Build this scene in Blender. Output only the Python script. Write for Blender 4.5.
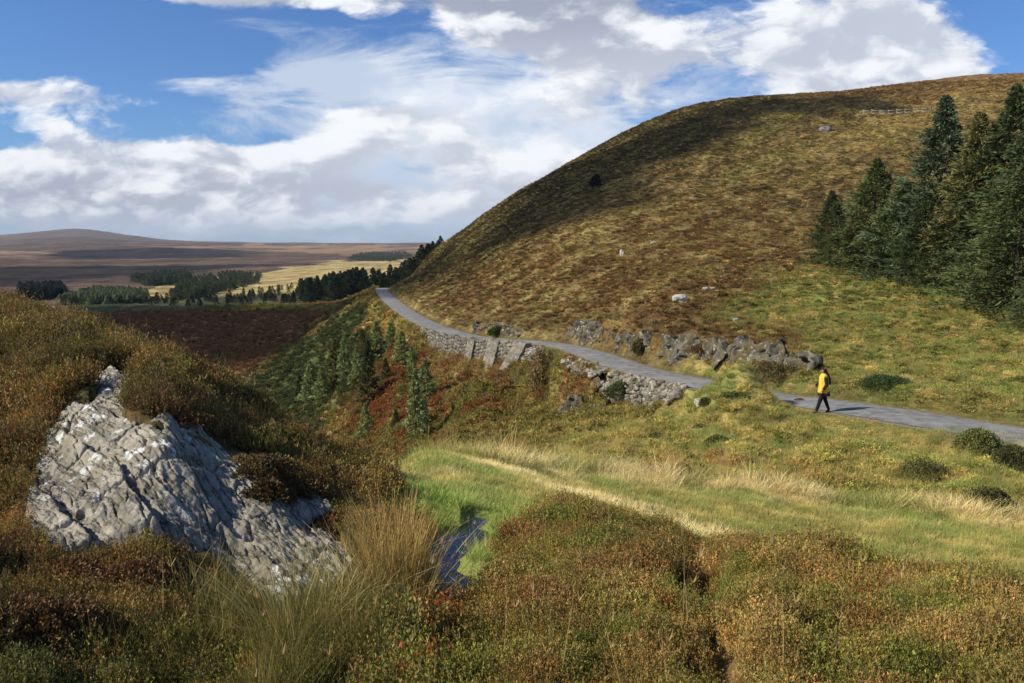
import bpy, bmesh, math, random
import numpy as np
from mathutils import Vector, Matrix
random.seed(7); RNG = np.random.default_rng(11)
S = bpy.context.scene
COL = S.collection
PI = math.pi
for o in list(bpy.data.objects): bpy.data.objects.remove(o)

# ------------------------------------------------------------------ camera, sky, sun, exposure
F_PX = 825.0; PITCH = math.atan((341.5-242.0)/F_PX)
cam_d = bpy.data.cameras.new('camera'); cam_d.sensor_width = 36; cam_d.lens = 36*F_PX/1024
cam_d.clip_start = 0.1; cam_d.clip_end = 40000
cam = bpy.data.objects.new('camera', cam_d); COL.objects.link(cam)
cam.location = (0, 0, 0); cam.rotation_euler = (PI/2-PITCH, 0, 0); S.camera = cam
SUN_EL = math.radians(36); SUN_AZ = math.atan2(-0.93, -0.30)       # direction to the sun, clockwise from +Y
SUN_DIR = Vector((math.sin(SUN_AZ)*math.cos(SUN_EL), math.cos(SUN_AZ)*math.cos(SUN_EL), math.sin(SUN_EL)))
sd = bpy.data.lights.new('sun', 'SUN'); sd.energy = 5.0; sd.angle = math.radians(0.6); sd.color = (1.0, 0.92, 0.77)
so = bpy.data.objects.new('sun', sd); COL.objects.link(so); so.rotation_euler = SUN_DIR.to_track_quat('Z', 'Y').to_euler()
S.view_settings.view_transform = 'Standard'; S.view_settings.look = 'None'
S.view_settings.exposure = 0.2; S.view_settings.gamma = 1.0
try: S.view_settings.use_curve_mapping = False
except Exception: pass
S.cycles.max_bounces = 6; S.cycles.diffuse_bounces = 3; S.cycles.glossy_bounces = 2; S.cycles.transmission_bounces = 3
S.cycles.volume_bounces = 0

# ------------------------------------------------------------------ node expressions
class V:
    def __init__(s, nt, x): s.nt = nt; s.x = x
    def m(s, op, *a, clamp=False):
        n = s.nt.nodes.new('ShaderNodeMath'); n.operation = op; n.use_clamp = clamp
        for i, q in enumerate((s,)+a):
            q = q.x if isinstance(q, V) else q
            if isinstance(q, (int, float)): n.inputs[i].default_value = q
            else: s.nt.links.new(q, n.inputs[i])
        return V(s.nt, n.outputs[0])
    def __add__(s, o): return s.m('ADD', o)
    __radd__ = __add__
    def __sub__(s, o): return s.m('SUBTRACT', o)
    def __rsub__(s, o): return V(s.nt, o).m('SUBTRACT', s)
    def __mul__(s, o): return s.m('MULTIPLY', o)
    __rmul__ = __mul__
    def __truediv__(s, o): return s.m('DIVIDE', o)
    def clamp(s): return s.m('ADD', 0.0, clamp=True)
    def smooth(s, a, b):
        n = s.nt.nodes.new('ShaderNodeMapRange'); n.interpolation_type = 'SMOOTHSTEP'
        s.nt.links.new(s.x, n.inputs['Value']); n.inputs['From Min'].default_value = a; n.inputs['From Max'].default_value = b
        return V(s.nt, n.outputs[0])
def nd(nt, t, **kw):
    n = nt.nodes.new(t)
    for k, v in kw.items(): setattr(n, k, v)
    return n
def setin(nt, n, name, v):
    if isinstance(v, V): v = v.x
    if isinstance(v, bpy.types.NodeSocket): nt.links.new(v, n.inputs[name])
    else: n.inputs[name].default_value = v
def noise(nt, vec, scale, detail=4, rough=.55, dist=0, dims='3D'):
    n = nd(nt, 'ShaderNodeTexNoise', noise_dimensions=dims)
    if vec is not None: setin(nt, n, 'Vector', vec)
    n.inputs['Scale'].default_value = scale; n.inputs['Detail'].default_value = detail
    n.inputs['Roughness'].default_value = rough; n.inputs['Distortion'].default_value = dist
    return V(nt, n.outputs['Fac'])
def mixc(nt, f, a, b, mode='MIX'):
    n = nd(nt, 'ShaderNodeMix', data_type='RGBA', blend_type=mode)
    for i, q in ((0, f), (6, a), (7, b)):
        if isinstance(q, V): q = q.x
        if isinstance(q, bpy.types.NodeSocket): nt.links.new(q, n.inputs[i])
        elif i == 0: n.inputs[i].default_value = q
        else: n.inputs[i].default_value = (*q[:3], 1)
    return n.outputs[2]
def comb(nt, x, y, z=0.0):
    n = nd(nt, 'ShaderNodeCombineXYZ')
    for i, q in enumerate((x, y, z)):
        if isinstance(q, V): nt.links.new(q.x, n.inputs[i])
        else: n.inputs[i].default_value = q
    return n.outputs[0]

# ------------------------------------------------------------------ world: Nishita sky + procedural clouds by direction
W = bpy.data.worlds.new('World'); S.world = W; W.use_nodes = True
nt = W.node_tree; nt.nodes.clear()
sky = nd(nt, 'ShaderNodeTexSky', sky_type='NISHITA', sun_disc=False)
sky.sun_elevation = SUN_EL; sky.sun_rotation = SUN_AZ; sky.altitude = 300; sky.air_density = 1.0; sky.dust_density = .4; sky.ozone_density = 3.5
tc = nd(nt, 'ShaderNodeTexCoord'); sp = nd(nt, 'ShaderNodeSeparateXYZ'); nt.links.new(tc.outputs['Generated'], sp.inputs[0])
dx, dy, dz = (V(nt, sp.outputs[i]) for i in range(3))
dyc = dy.m('ABSOLUTE').m('MAXIMUM', .12)
u = dx/dyc; v = dz.m('MAXIMUM', 0.0)/dyc                       # bearing and elevation tangents
def blob(cu, cv, su, sv, amp):
    cu = (cu-512)/825; cv = (242-cv)/825; su /= 825; sv /= 825
    a = (u-cu)*(1/su); b = (v-cv)*(1/sv)
    return ((a*a+b*b)*-1.0).m('EXPONENT')*amp
inv = 1.0
per = V(nt, 1.0)/(v+0.16)
q1 = comb(nt, u*per, per*1.15, 0.3)                             # cloud deck seen in perspective
cv_ = comb(nt, u*1.0, v*1.9, 0.0)
warp = noise(nt, cv_, 7, 4, .6)
wv = comb(nt, u+(warp-.5)*.10, v*1.9+(warp-.5)*.07, 1.7)
wv_up = comb(nt, u+(warp-.5)*.10-.016, (v+.020)*1.9+(warp-.5)*.07, 1.7)
c1 = noise(nt, wv, 5.5, 9, .58); c1u = noise(nt, wv_up, 5.5, 5, .56)
# cumulus cover
bias = blob(110,185,260,48,.24)+blob(450,165,190,60,.16)+blob(110,160,170,36,.30)+blob(255,165,75,30,.30)+blob(30,97,70,20,.50)+blob(370,118,55,15,.30)+blob(365,190,45,13,.24)+blob(330,6,130,24,.50)+blob(540,20,125,44,.40)+blob(680,55,150,55,.26) \
     + blob(840,60,120,55,.34)+blob(930,55,60,32,.20)+blob(520,120,150,40,.06)+blob(120,212,420,20,.28)+blob(80,-4,170,16,.58)+blob(480,215,300,25,.10) \
     + blob(700,-60,500,60,.10)+blob(150,55,140,32,-.28)+blob(250,110,60,30,-.12)+blob(1010,15,50,50,-.30)+blob(430,80,80,40,-.06)
dens = (c1-.5)*1.75 + bias - .165
cum = dens.smooth(0.0, .20)
lit = (c1u-c1)*-1.75 - .028 + dens*-.14 + blob(110,138,200,18,.07) - blob(110,190,230,20,.09) - blob(540,25,130,40,.08) - blob(30,105,70,14,.06) - blob(370,118,60,16,.10) - blob(365,190,50,14,.10) - blob(700,90,120,30,.03)
lit = lit.smooth(-.17, .10)
# high thin cloud, streaked
st = comb(nt, u*1.1+v*.9, v*4.2-u*.35, 4.0)
c2 = noise(nt, st, 4.2, 8, .62, .6)
thin = ((c2-.5)*1.3 + blob(440,165,190,70,.34)+blob(330,85,90,16,.42)+blob(560,110,260,90,.24)+blob(60,130,160,14,.12)+blob(190,85,90,10,.10)+blob(160,45,170,40,-.12)+blob(1010,20,70,60,-.14)+blob(200,215,400,30,.2) - .10).smooth(-.02, .30)
hz = V(nt, 1.0)-v.smooth(0.0, .05)
blue = mixc(nt, 1.0, sky.outputs[0], (0.53, 0.78, 1.12), 'MULTIPLY')
blue = mixc(nt, 1.0, blue, (1.0, 1.0, 1.0), 'MULTIPLY')
K = 1.0
base = mixc(nt, thin*.9, blue, mixc(nt, c1.smooth(.42,.60), (5.6*K, 6.4*K, 7.7*K), (8.0*K, 8.5*K, 9.2*K)))
grey = mixc(nt, (blob(540,15,200,50,1.0)+blob(120,195,260,35,.8)+blob(300,0,150,25,.5)).clamp(), (5.4*K, 5.8*K, 6.7*K), (3.5*K, 3.85*K, 4.8*K))
ccol = mixc(nt, lit, grey, (9.0*K, 9.2*K, 9.5*K))
full = mixc(nt, cum*.97, base, ccol)
full = mixc(nt, hz*.6, full, (3.9*K, 4.8*K, 6.3*K))
bg = nd(nt, 'ShaderNodeBackground'); nt.links.new(full, bg.inputs[0]); bg.inputs[1].default_value = 0.095
wo = nd(nt, 'ShaderNodeOutputWorld'); nt.links.new(bg.outputs[0], wo.inputs[0])

# ------------------------------------------------------------------ helpers
def tag(o, label=None, cat=None, group=None, kind=None):
    if label: o['label'] = label
    if cat: o['category'] = cat
    if group: o['group'] = group
    if kind: o['kind'] = kind
    return o
def empty(name, loc=(0,0,0), rz=0):
    o = bpy.data.objects.new(name, None); COL.objects.link(o); o.location = loc; o.rotation_euler = (0,0,rz); o.empty_display_size = .2
    return o
def mesh_np(name, verts, faces, mat=None, parent=None, smooth=False, link=True, cols=None, colname='tone', loops=None):
    """faces: (N,k) int array, or a list of lists"""
    me = bpy.data.meshes.new(name)
    verts = np.asarray(verts, np.float32)
    if isinstance(faces, np.ndarray):
        n, k = faces.shape
        me.vertices.add(len(verts)); me.vertices.foreach_set('co', verts.ravel())
        me.loops.add(n*k); me.loops.foreach_set('vertex_index', faces.astype(np.int32).ravel())
        me.polygons.add(n); me.polygons.foreach_set('loop_start', np.arange(0, n*k, k, dtype=np.int32))
        if hasattr(me.polygons[0], 'loop_total'):
            try: me.polygons.foreach_set('loop_total', np.full(n, k, np.int32))
            except Exception: pass
        me.update(calc_edges=True)
    else:
        me.from_pydata([tuple(map(float, q)) for q in verts], [], faces)
    if smooth: me.polygons.foreach_set('use_smooth', np.ones(len(me.polygons), bool))
    if cols is not None:
        a = me.attributes.new(colname, 'FLOAT_COLOR', 'POINT')
        c = np.ones((len(verts), 4), np.float32); c[:, :3] = cols; a.data.foreach_set('color', c.ravel())
    if mat: me.materials.append(mat)
    me.validate()
    o = bpy.data.objects.new(name, me)
    if link: COL.objects.link(o)
    if parent: o.parent = parent
    return o
def copy_tree(o, parent=None):
    c = o.copy(); COL.objects.link(c)
    if parent: c.parent = parent
    for ch in [k for k in bpy.data.objects if k.parent == o and k is not c]:
        copy_tree(ch, c)
    return c
CT, ST = math.cos(PITCH), math.sin(PITCH)
def ray(px, py):
    a = (np.asarray(px, float)-512)/F_PX; b = (341.5-np.asarray(py, float))/F_PX
    yy = CT+b*ST
    return a/yy, (-ST+b*CT)/yy                                     # x/Y, z/Y
def at(px, py, Y):
    a, b = ray(px, py); return np.array([a*Y, Y*np.ones_like(a), b*Y]).T
def proj(x, y, z):
    d = y*CT-z*ST; h = y*ST+z*CT
    return 512+F_PX*x/d, 341.5-F_PX*h/d
def hsh(ix, iy, seed):
    n = (ix.astype(np.int64)*374761393+iy.astype(np.int64)*668265263+seed*974634777) & 0x7fffffff
    n = ((n ^ (n >> 13))*1274126177) & 0x7fffffff
    n = ((n ^ (n >> 16))*2246822519) & 0x7fffffff
    return (n % 65536)/65536.0
def pn(x, y, seed=0):
    x = np.asarray(x, float); y = np.asarray(y, float)
    ix = np.floor(x); iy = np.floor(y); fx = x-ix; fy = y-iy
    sx = fx*fx*fx*(fx*(fx*6-15)+10); sy = fy*fy*fy*(fy*(fy*6-15)+10)
    def g(i, j):
        a = hsh(ix+i, iy+j, seed)*2*PI
        return np.cos(a)*(fx-i)+np.sin(a)*(fy-j)
    return ((g(0,0)*(1-sx)+g(1,0)*sx)*(1-sy)+(g(0,1)*(1-sx)+g(1,1)*sx)*sy)*1.5
def fbm(x, y, oc=4, seed=0, gain=.5):
    s = 0; a = 1
    for k in range(oc):
        s = s+a*pn(x*2**k, y*2**k, seed+k*17); a *= gain
    return s
def ss(a, b, x):
    t = np.clip((x-a)/(b-a), 0, 1); return t*t*(3-2*t)
def inpoly(px, py, poly):
    px = np.asarray(px); c = np.zeros(px.shape, bool); n = len(poly)
    for i in range(n):
        x1, y1 = poly[i]; x2, y2 = poly[(i+1) % n]
        m = ((y1 > py) != (y2 > py)) & (px < (x2-x1)*(py-y1)/((y2-y1) or 1e-9)+x1)
        c ^= m
    return c
def softpoly(px, py, poly, e=9):
    """share of a place that lies inside a patch with a feathered edge"""
    s_ = 0
    for a, b in ((0,0),(1,0),(-1,0),(0,1),(0,-1),(.6,.6),(-.6,-.6),(.6,-.6),(-.6,.6)): s_ = s_+inpoly(px+a*e, py+b*e*.6, poly)
    return ss(.1, .9, s_/9.0)
def polydist(x, y, P):
    """distance to polyline P (n,3) in plan; returns distance, height there, signed side, arc length"""
    best = np.full(np.shape(x), 1e9); bz = np.zeros(np.shape(x)); side = np.zeros(np.shape(x)); arc = np.zeros(np.shape(x)); s0 = 0
    for i in range(len(P)-1):
        ax, ay, az = P[i]; bx, by, bz_ = P[i+1]; ex, ey = bx-ax, by-ay; L2 = ex*ex+ey*ey; L = math.sqrt(L2)
        t = np.clip(((x-ax)*ex+(y-ay)*ey)/L2, 0, 1)
        d = np.hypot(x-ax-t*ex, y-ay-t*ey); m = d < best
        best = np.where(m, d, best); bz = np.where(m, az+t*(bz_-az), bz)
        side = np.where(m, np.sign(ex*(y-ay)-ey*(x-ax)), side); arc = np.where(m, s0+t*L, arc); s0 += L
    return best, bz, side, arc
def catmull(P, n=8):
    P = np.asarray(P, float); out = []
    for i in range(len(P)-1):
        p0 = P[max(i-1, 0)]; p1 = P[i]; p2 = P[i+1]; p3 = P[min(i+2, len(P)-1)]
        for k in range(n):
            t = k/n
            out.append(.5*((2*p1)+(-p0+p2)*t+(2*p0-5*p1+4*p2-p3)*t*t+(-p0+3*p1-3*p2+p3)*t**3))
    out.append(P[-1]); return np.array(out)

# ------------------------------------------------------------------ terrain: surveyed points (bearing, level, distance)
CP = []
def cp(*pts):
    for p in pts:
        a, b = ray(p[0], p[1]); CP.append((float(a), p[2], float(b)))
def cz(*pts):                                                    # bearing, real height, distance (ground hidden behind crests)
    for p in pts:
        a, _ = ray(p[0], 300); CP.append((float(a), p[2], p[1]/p[2]))
for p in range(-200, 1250, 130): cz((p, -1.6, 1.0))
cp((-200,683,3.0),(0,683,3.05),(100,683,3.2),(200,683,3.3),(300,683,3.2),(420,683,3.1),(512,683,2.95),(640,683,2.9),(768,683,2.9),(900,683,2.9),(1024,683,2.85),(1200,683,2.8))
# left hillock and rock
cp((-200,560,4.6),(0,600,4.0),(100,600,4.2),(200,610,4.35),(300,620,4.3),(400,612,4.6),(0,520,5.0),(60,500,5.2),(230,585,4.75),(340,575,5.0),(160,420,5.9),(250,470,6.0),(310,490,6.15),(350,520,6.0),(300,540,5.45),(200,520,5.15),
   (0,435,6.3),(60,402,6.5),(125,380,7.0),(230,418,7.2),(300,456,7.1),(360,490,6.9),
   (-200,276,12.5),(-100,290,11.5),(0,309,10.5),(50,324,9.9),(100,342,9.4),(150,362,9.0),(200,385,8.7),(250,410,8.4),(300,438,8.1),(350,464,7.8),(380,475,7.5),(430,482,7.6),(470,494,7.4))
cz((-200,-3,18),(0,-3.2,16),(100,-3.6,14),(200,-4.2,13),(300,-4.6,12),(360,-4.2,11),
   (-200,-9,40),(0,-10,35),(150,-11,32),(300,-10.5,26),(370,-8,22),(400,-5.2,18),
   (-200,-20,100),(0,-22,90),(150,-23,85),(280,-19,62),(340,-15.5,50),(390,-12,38))
# pool level
cp((440,612,4.7),(452,590,5.0),(450,560,5.6),(445,545,5.95),(478,520,6.45),(400,540,5.9),(420,510,6.6))
# heather mounds
cp((512,640,3.5),(500,590,4.5),(500,550,5.6),(520,522,6.3),(560,512,6.3),(600,514,6.2),(650,532,5.9),(560,600,4.1),(620,590,4.3),(690,570,5.2),(640,640,3.4),
   (700,552,5.9),(740,545,5.6),(800,552,5.4),(850,568,5.1),(900,577,4.9),(960,584,4.7),(1024,603,4.4),(1200,640,4.0),(800,620,3.7),(900,640,3.4),(1024,650,3.2))
cz((600,-2.9,8.2),(700,-3.5,8.5),(800,-3.9,8.5),(900,-4.0,8),(1024,-4.0,7.5),(1200,-4,7.5))
# grass running down from the pool to the meadow
cp((500,510,7.6),(450,500,8.2),(430,475,11),(480,480,11.5),(520,495,10.5),(560,500,11.5),(600,503,12),(640,520,12.2),(680,540,12.2),(740,545,13.5),(850,565,13),(1024,600,12),(1200,620,11.5),
   (412,462,13.0),(430,456,15),(470,460,16),(520,466,17.5),(600,474,19),(700,480,20.5),(820,492,20.5),(920,505,19.5),(1024,520,18.5),(1200,545,17),
   (600,490,15.5),(750,515,16.5),(900,535,16),(1024,560,15))
# bank between meadow and road
cp((600,445,27),(700,430,29),(820,440,26),(920,460,24),(1024,480,21.5),(1200,510,20),
   (660,425,36),(700,403,37),(745,384,33.6),(790,409,31.5),(822,416,31),(880,424,28.8),(940,434,27.2),(1024,452,24),(985,434,24.5),(1200,475,22))
# gully under the road
cp((560,452,27),(600,425,38),(600,400,49),(560,425,48),(560,392,58),(520,440,45),(520,405,58),(640,412,43),(480,445,42),(470,400,66),(440,430,60),(465,395,66),(545,372,64),
   (405,445,58),(380,430,68),(420,400,76),(370,395,90),(400,350,102),(365,330,125),(372,308,142),(340,315,160),(330,345,135),(330,385,110),(300,400,105),(290,345,170),
   (250,372,140),(200,355,180),(130,335,225),(60,330,230),(0,325,230),(-200,320,230))
cz((480,-8.2,27),(440,-9,30),(530,-7.2,25))
cp((375,290,205),(340,302,235),(300,305,262),(250,307,275),(200,309,280),(130,312,285),(60,312,290),(0,312,290),(-200,312,290))
# moorland beyond
cp(*[(p, y, Y) for p in (-200,0,130,260) for y, Y in ((300,360),(290,500),(280,720),(270,1100),(260,1800),(252,2900),(247,4300))])
cp(*[(p, y, Y) for p in (340,400) for y, Y in ((297,330),(288,430),(278,650),(268,1050),(259,1800),(251,3000),(246,4500))])
cp((0,246,3600),(100,243.6,3600),(170,245,3500),(260,247.5,3400))
cp((-200,240,7600),(-80,238,7600),(0,235.5,7600),(40,232.5,7600),(62,230.3,7600),(78,229.2,7600),(95,230.8,7600),(120,234.5,7600),(150,239.5,7600),(185,242.6,7600),(240,242.5,7000),(300,242.6,6500),(360,243.2,6500),(430,243,6500))
cz(*[(p, -70, 9500) for p in (-200, 0, 100, 200, 400, 600, 900, 1200)])
# road bed
ROAD_PX = [(1200,468,20.5),(1100,452,23),(1024,437,25.3),(920,419,28.8),(830,405,32.4),(770,397,35.6),(715,386,41),(640,371,48.5),(590,354,57),(560,346,63),(520,341,69),(470,337,78),(430,325.5,93),(405,312,114),(389,299,143),(382,291,172),(384,288,195),(398,289,225)]
ROAD = catmull([at(*p) for p in ROAD_PX], 8)
for p in ROAD[::4]: CP.append((p[0]/p[1], p[1], p[2]/p[1]))
for p in ROAD[::3]:
    pxp = proj(*p)[0]
    if 424 < pxp < 575:
        i = int(np.argmin(np.hypot(ROAD[:,0]-p[0], ROAD[:,1]-p[1]))); dd = ROAD[i+1]-ROAD[i-1]; dd = dd[:2]/np.hypot(dd[0], dd[1]); nn = np.array([-dd[1], dd[0]]); kf = 1 if pxp < 545 else .7
        for o_, dz_ in ((3.0, -2.2), (7.0, -3.9)): x_, y_ = p[0]+nn[0]*o_, p[1]+nn[1]*o_; CP.append((x_/y_, y_, (p[2]+dz_*kf)/y_))
# hill
cp((560,322,72),(640,345,52.5),(700,362,46),(760,376,40),(830,390,35),(930,403,31),(1024,418,27.5),(1200,440,23.5),
   (640,318,57),(700,325,54),(760,345,48),(830,345,47),(930,350,46),(1024,370,39),(1200,390,32),
   (500,322,80),(460,322,92),(430,312,106),(410,296,140),(400,286,170),
   (430,285,140),(470,290,110),(520,290,95),(560,285,90),(640,285,74),(730,290,66),(830,290,68),(930,295,64),(1024,318,54),(1200,330,48),
   (460,255,165),(520,235,140),(600,230,118),(700,230,108),(800,235,104),(900,240,100),(1024,250,90),(1200,250,85),
   (540,195,185),(620,170,180),(720,165,165),(820,170,160),(900,165,165),(1024,160,170),(1200,160,170),
   (700,125,218),(800,118,222),(865,122,222),(960,98,240),(1024,96,250),(865,112,236),(930,104,252))
SKYL = [(402,284,200),(420,261,206),(440,240,212),(480,212,218),(520,185,224),(560,163,230),(600,140,238),(640,120,246),(680,104,256),(730,94,266),(790,90,282),(850,86,300),(900,80,318),(960,75,338),(1024,73,350),(1200,66,370)]
SKYL = [(p, y+6, Y) for p, y, Y in SKYL]; cp(*SKYL)
cp(*[(p, y+(14 if p > 450 else 12), Y*1.28) for p, y, Y in SKYL])
cz(*[(p, -12, 520) for p in (480,600,720,840,1000,1200)]); cz(*[(p, -40, 1200) for p in (480,620,800,1000,1200)]); cz(*[(p, -30, 4000) for p in (480,620,800,1000,1200)])
cp((440,262,300),(420,272,320),(400,282,300),(360,290,330),(430,258,420),(400,266,520))

CPA = np.array(CP); AU = 3.2
cs = np.stack([CPA[:,0]*AU, np.log(CPA[:,1])], 1); cvv = CPA[:,2]
def kern(A, B): 
    d2 = ((A[:,None,:]-B[None,:,:])**2).sum(2); return np.sqrt(d2+.03**2)
n = len(cs); M = np.zeros((n+3, n+3)); M[:n,:n] = kern(cs, cs)-np.eye(n)*.002; Pm = np.c_[np.ones(n), cs]; M[:n,n:] = Pm; M[n:,:n] = Pm.T
wts = np.linalg.solve(M, np.r_[cvv, 0, 0, 0])
UC = np.linspace(-.98, .98, 300); LC = np.linspace(math.log(1.0), math.log(9500), 420)
gu, gl = np.meshgrid(UC, LC); pts = np.stack([gu.ravel()*AU, gl.ravel()], 1)
vals = np.empty(len(pts))
for k in range(0, len(pts), 20000):
    q = pts[k:k+20000]; vals[k:k+20000] = kern(q, cs)@wts[:n]+np.c_[np.ones(len(q)), q]@wts[n:]
VC = vals.reshape(gu.shape)
def samp(G, U, L, uu, ll):
    fu = np.clip(np.interp(uu, U, np.arange(len(U))), 0, len(U)-1.001); fl = np.clip(np.interp(ll, L, np.arange(len(L))), 0, len(L)-1.001)
    i = fu.astype(int); j = fl.astype(int); a = fu-i; b = fl-j
    return (G[j,i]*(1-a)+G[j,i+1]*a)*(1-b)+(G[j+1,i]*(1-a)+G[j+1,i+1]*a)*b
POOL = np.array([at(482,517,6.5), at(466,531,6.2), at(452,548,5.8), at(447,570,5.4), at(455,592,5.02), at(452,606,4.82)])
POOL[:,2] = -2.22
POOLW = 0.105
TRACK = catmull([at(697,556,5.9), at(702,590,4.7), at(712,630,3.8), at(735,683,2.85), at(760,740,2.2)], 5)
def terrain_raw(uu, ll):
    Y = np.exp(ll); uc = np.clip(uu, -.975, .975); z = samp(VC, UC, LC, uc, ll)*Y; x = uu*Y
    # relief
    far = ss(150, 700, Y)
    rel = fbm(x/60, Y/60, 4, 3)*1.3*far
    rel = rel + fbm(x/420, Y/900, 4, 8)*7*ss(1200, 4000, Y)
    mid = ss(18, 45, Y)*(1-ss(400, 900, Y))
    rel = rel + mid*(fbm(x/9, Y/9, 3, 21)*.38+fbm(x/2.2, Y/2.2, 3, 22)*.13)
    bank = ss(19, 23, Y)*(1-ss(60, 90, Y))
    rel = rel + bank*(fbm(x/1.7, Y/1.7, 3, 31)*.30)
    near = 1-ss(9, 14, Y)
    rel = rel + near*(fbm(x/.9, Y/.9, 3, 41)*.08+ss(.1, -.25, x)*fbm(x/.42, Y/.42, 2, 43)*.085+fbm(x/.28, Y/.28, 2, 42)*.02)
    rel = rel + (1-near)*(1-ss(19,24,Y))*fbm(x/1.2, Y/1.2, 3, 51)*.06
    return x, Y, z, rel
ROADW = 1.55
ROCK_POLY = [(28,480),(48,425),(75,392),(112,372),(146,382),(128,408),(150,420),(200,430),(262,465),(300,488),(335,512),(358,545),(355,575),(318,602),(272,608),(236,590),(205,556),(160,545),(100,550),(60,562),(22,525)]
def terrain(uu, ll):
    x, Y, z, rel = terrain_raw(uu, ll)
    sh = x.shape; xf = x.ravel(); yf = Y.ravel()
    m = (yf > 15) & (yf < 260) & (np.abs(xf) < 60)
    d = np.full(xf.shape, 99.); rz = np.zeros(xf.shape); sd_ = np.zeros(xf.shape)
    if m.any(): d[m], rz[m], sd_[m], _ = polydist(xf[m], yf[m], ROAD)
    d = d.reshape(sh); rz = rz.reshape(sh); sd_ = sd_.reshape(sh)
    rel = rel*ss(ROADW, ROADW+3, d)
    z = z+rel
    pxr = proj(x, np.maximum(Y, 1), z)[0]
    wallz = (sd_ > 0)*(ss(425, 432, pxr)*ss(552, 544, pxr)+ss(590, 600, pxr)*ss(722, 714, pxr))   # retained by masonry below the road
    w = 1-ss(ROADW+.15, ROADW+1.5-1.15*wallz, d)
    z = z*(1-w)+(rz-.05)*w
    z = z+1.15*np.exp(-(((x-9.75)/2.2)**2+((Y-33.2)/1.5)**2))*ss(ROADW+.1, ROADW+1.2, d)
    m = (yf < 9) & (yf > 3)
    dp = np.full(xf.shape, 99.); dt = np.full(xf.shape, 99.)
    if m.any(): dp[m] = polydist(xf[m], yf[m], POOL)[0]
    m2 = (yf < 8)
    if m2.any(): dt[m2] = polydist(xf[m2], yf[m2], TRACK)[0]
    dp = dp.reshape(sh); dt = dt.reshape(sh)
    dp = dp-POOLW-.03*pn(x*7, Y*7, 91)
    z = np.where(dp < .5, np.minimum(z, -2.22+np.maximum(dp*.45, dp*1.2)), z)
    pxn, pyn = proj(x, Y, z); ir = (Y < 9) & (x < 0)                      # bedrock replaces the soil under the outcrop
    for a_, b_ in ((9,0),(-9,0),(0,11),(0,-9)): ir = ir & inpoly(pxn+a_, pyn+b_, ROCK_POLY)
    z = z-.22*ir
    z = z-.10*(1-ss(.02, .20, dt+.06*pn(x*3, Y*3, 66)))
    return x, Y, z
UG = np.r_[np.linspace(-3, -.75, 40)[:-1], np.linspace(-.75, .75, 1100), np.linspace(.75, 3, 40)[1:]]
LG = np.linspace(math.log(1.0), math.log(9400), 1150)
gu, gl = np.meshgrid(UG, LG)
GX, GY, GZ = terrain(gu, gl)
def gz(x, y):
    x = np.asarray(x, float); y = np.asarray(y, float)
    return samp(GZ, UG, LG, x/y, np.log(y))
def gnormal(x, y):
    e = .02*np.asarray(y); zx = (gz(x+e, y)-gz(x-e, y))/(2*e); zy = (gz(x, y+e)-gz(x, y-e))/(2*e)
    n_ = np.stack([-zx, -zy, np.ones_like(zx)], -1); return n_/np.linalg.norm(n_, axis=-1, keepdims=True)
def hitz(px, py, y0=2, y1=9000):
    """ground point seen along a bearing and level"""
    a, b = ray(px, py); L = np.linspace(math.log(y0), math.log(y1), 3000); z = samp(GZ, UG, LG, np.full(3000, a), L)/np.exp(L)
    k = np.argmax(z >= b); Y = math.exp(L[k]); return np.array([a*Y, Y, float(gz(a*Y, Y))])

# ------------------------------------------------------------------ what grows where
def lerp3(a, b, t): t = np.asarray(t)[..., None]; return np.asarray(a)*(1-t)+np.asarray(b)*t
roadY = lambda px: np.interp(px, [p[0] for p in ROAD_PX[:-2][::-1]], [p[2] for p in ROAD_PX[:-2][::-1]])
FG_E = [(-300,13),(0,11.5),(100,10.2),(200,9.4),(300,8.7),(360,8.2),(400,7.7),(470,7.5),(500,7.2),(560,6.9),(640,6.6),(700,6.4),(760,6.4),(850,6.0),(960,5.6),(1024,5.3),(1250,5.1)]
fgE = lambda px: np.interp(px, [p[0] for p in FG_E], [p[1] for p in FG_E])
FD_E = [(-300,13),(380,9),(405,14),(430,17),(470,20),(520,22),(560,27),(600,31),(650,40),(700,46)]
fdE = lambda px: np.interp(px, [p[0] for p in FD_E], [p[1] for p in FD_E])
VT_E = [(-300,290),(250,282),(300,266),(340,238),(375,207),(386,196)]
vtE = lambda px: np.interp(px, [p[0] for p in VT_E], [p[1] for p in VT_E])
C = dict(hdark=(.062,.046,.022), hbrown=(.140,.104,.042), hgreen=(.120,.128,.036), rust=(.265,.115,.050), rustd=(.175,.095,.048), gold=(.46,.36,.135), pale=(.60,.50,.27),
         olive=(.220,.205,.062), green=(.205,.235,.068), bgreen=(.20,.27,.06), tan=(.325,.240,.105), moor=(.100,.064,.040), moorp=(.145,.098,.070), dgreen=(.060,.080,.030))
def region(px, Y):
    """0 knoll, 1 meadow and bank, 2 valley, 3 hillside, 4 moorland, 5 mountain"""
    r = np.full(px.shape, 0)
    r = np.where(Y > fgE(px), 1, r)
    r = np.where((Y > fdE(px)) & (px < 700), 2, r)
    r = np.where((px > 386) & (Y > roadY(px)), 3, r)
    r = np.where((px <= 386) & (Y > vtE(px)), 4, r)
    r = np.where((px > 386) & (Y > 420), 4, r)
    r = np.where((Y > 5600), 5, r)
    return r
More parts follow.
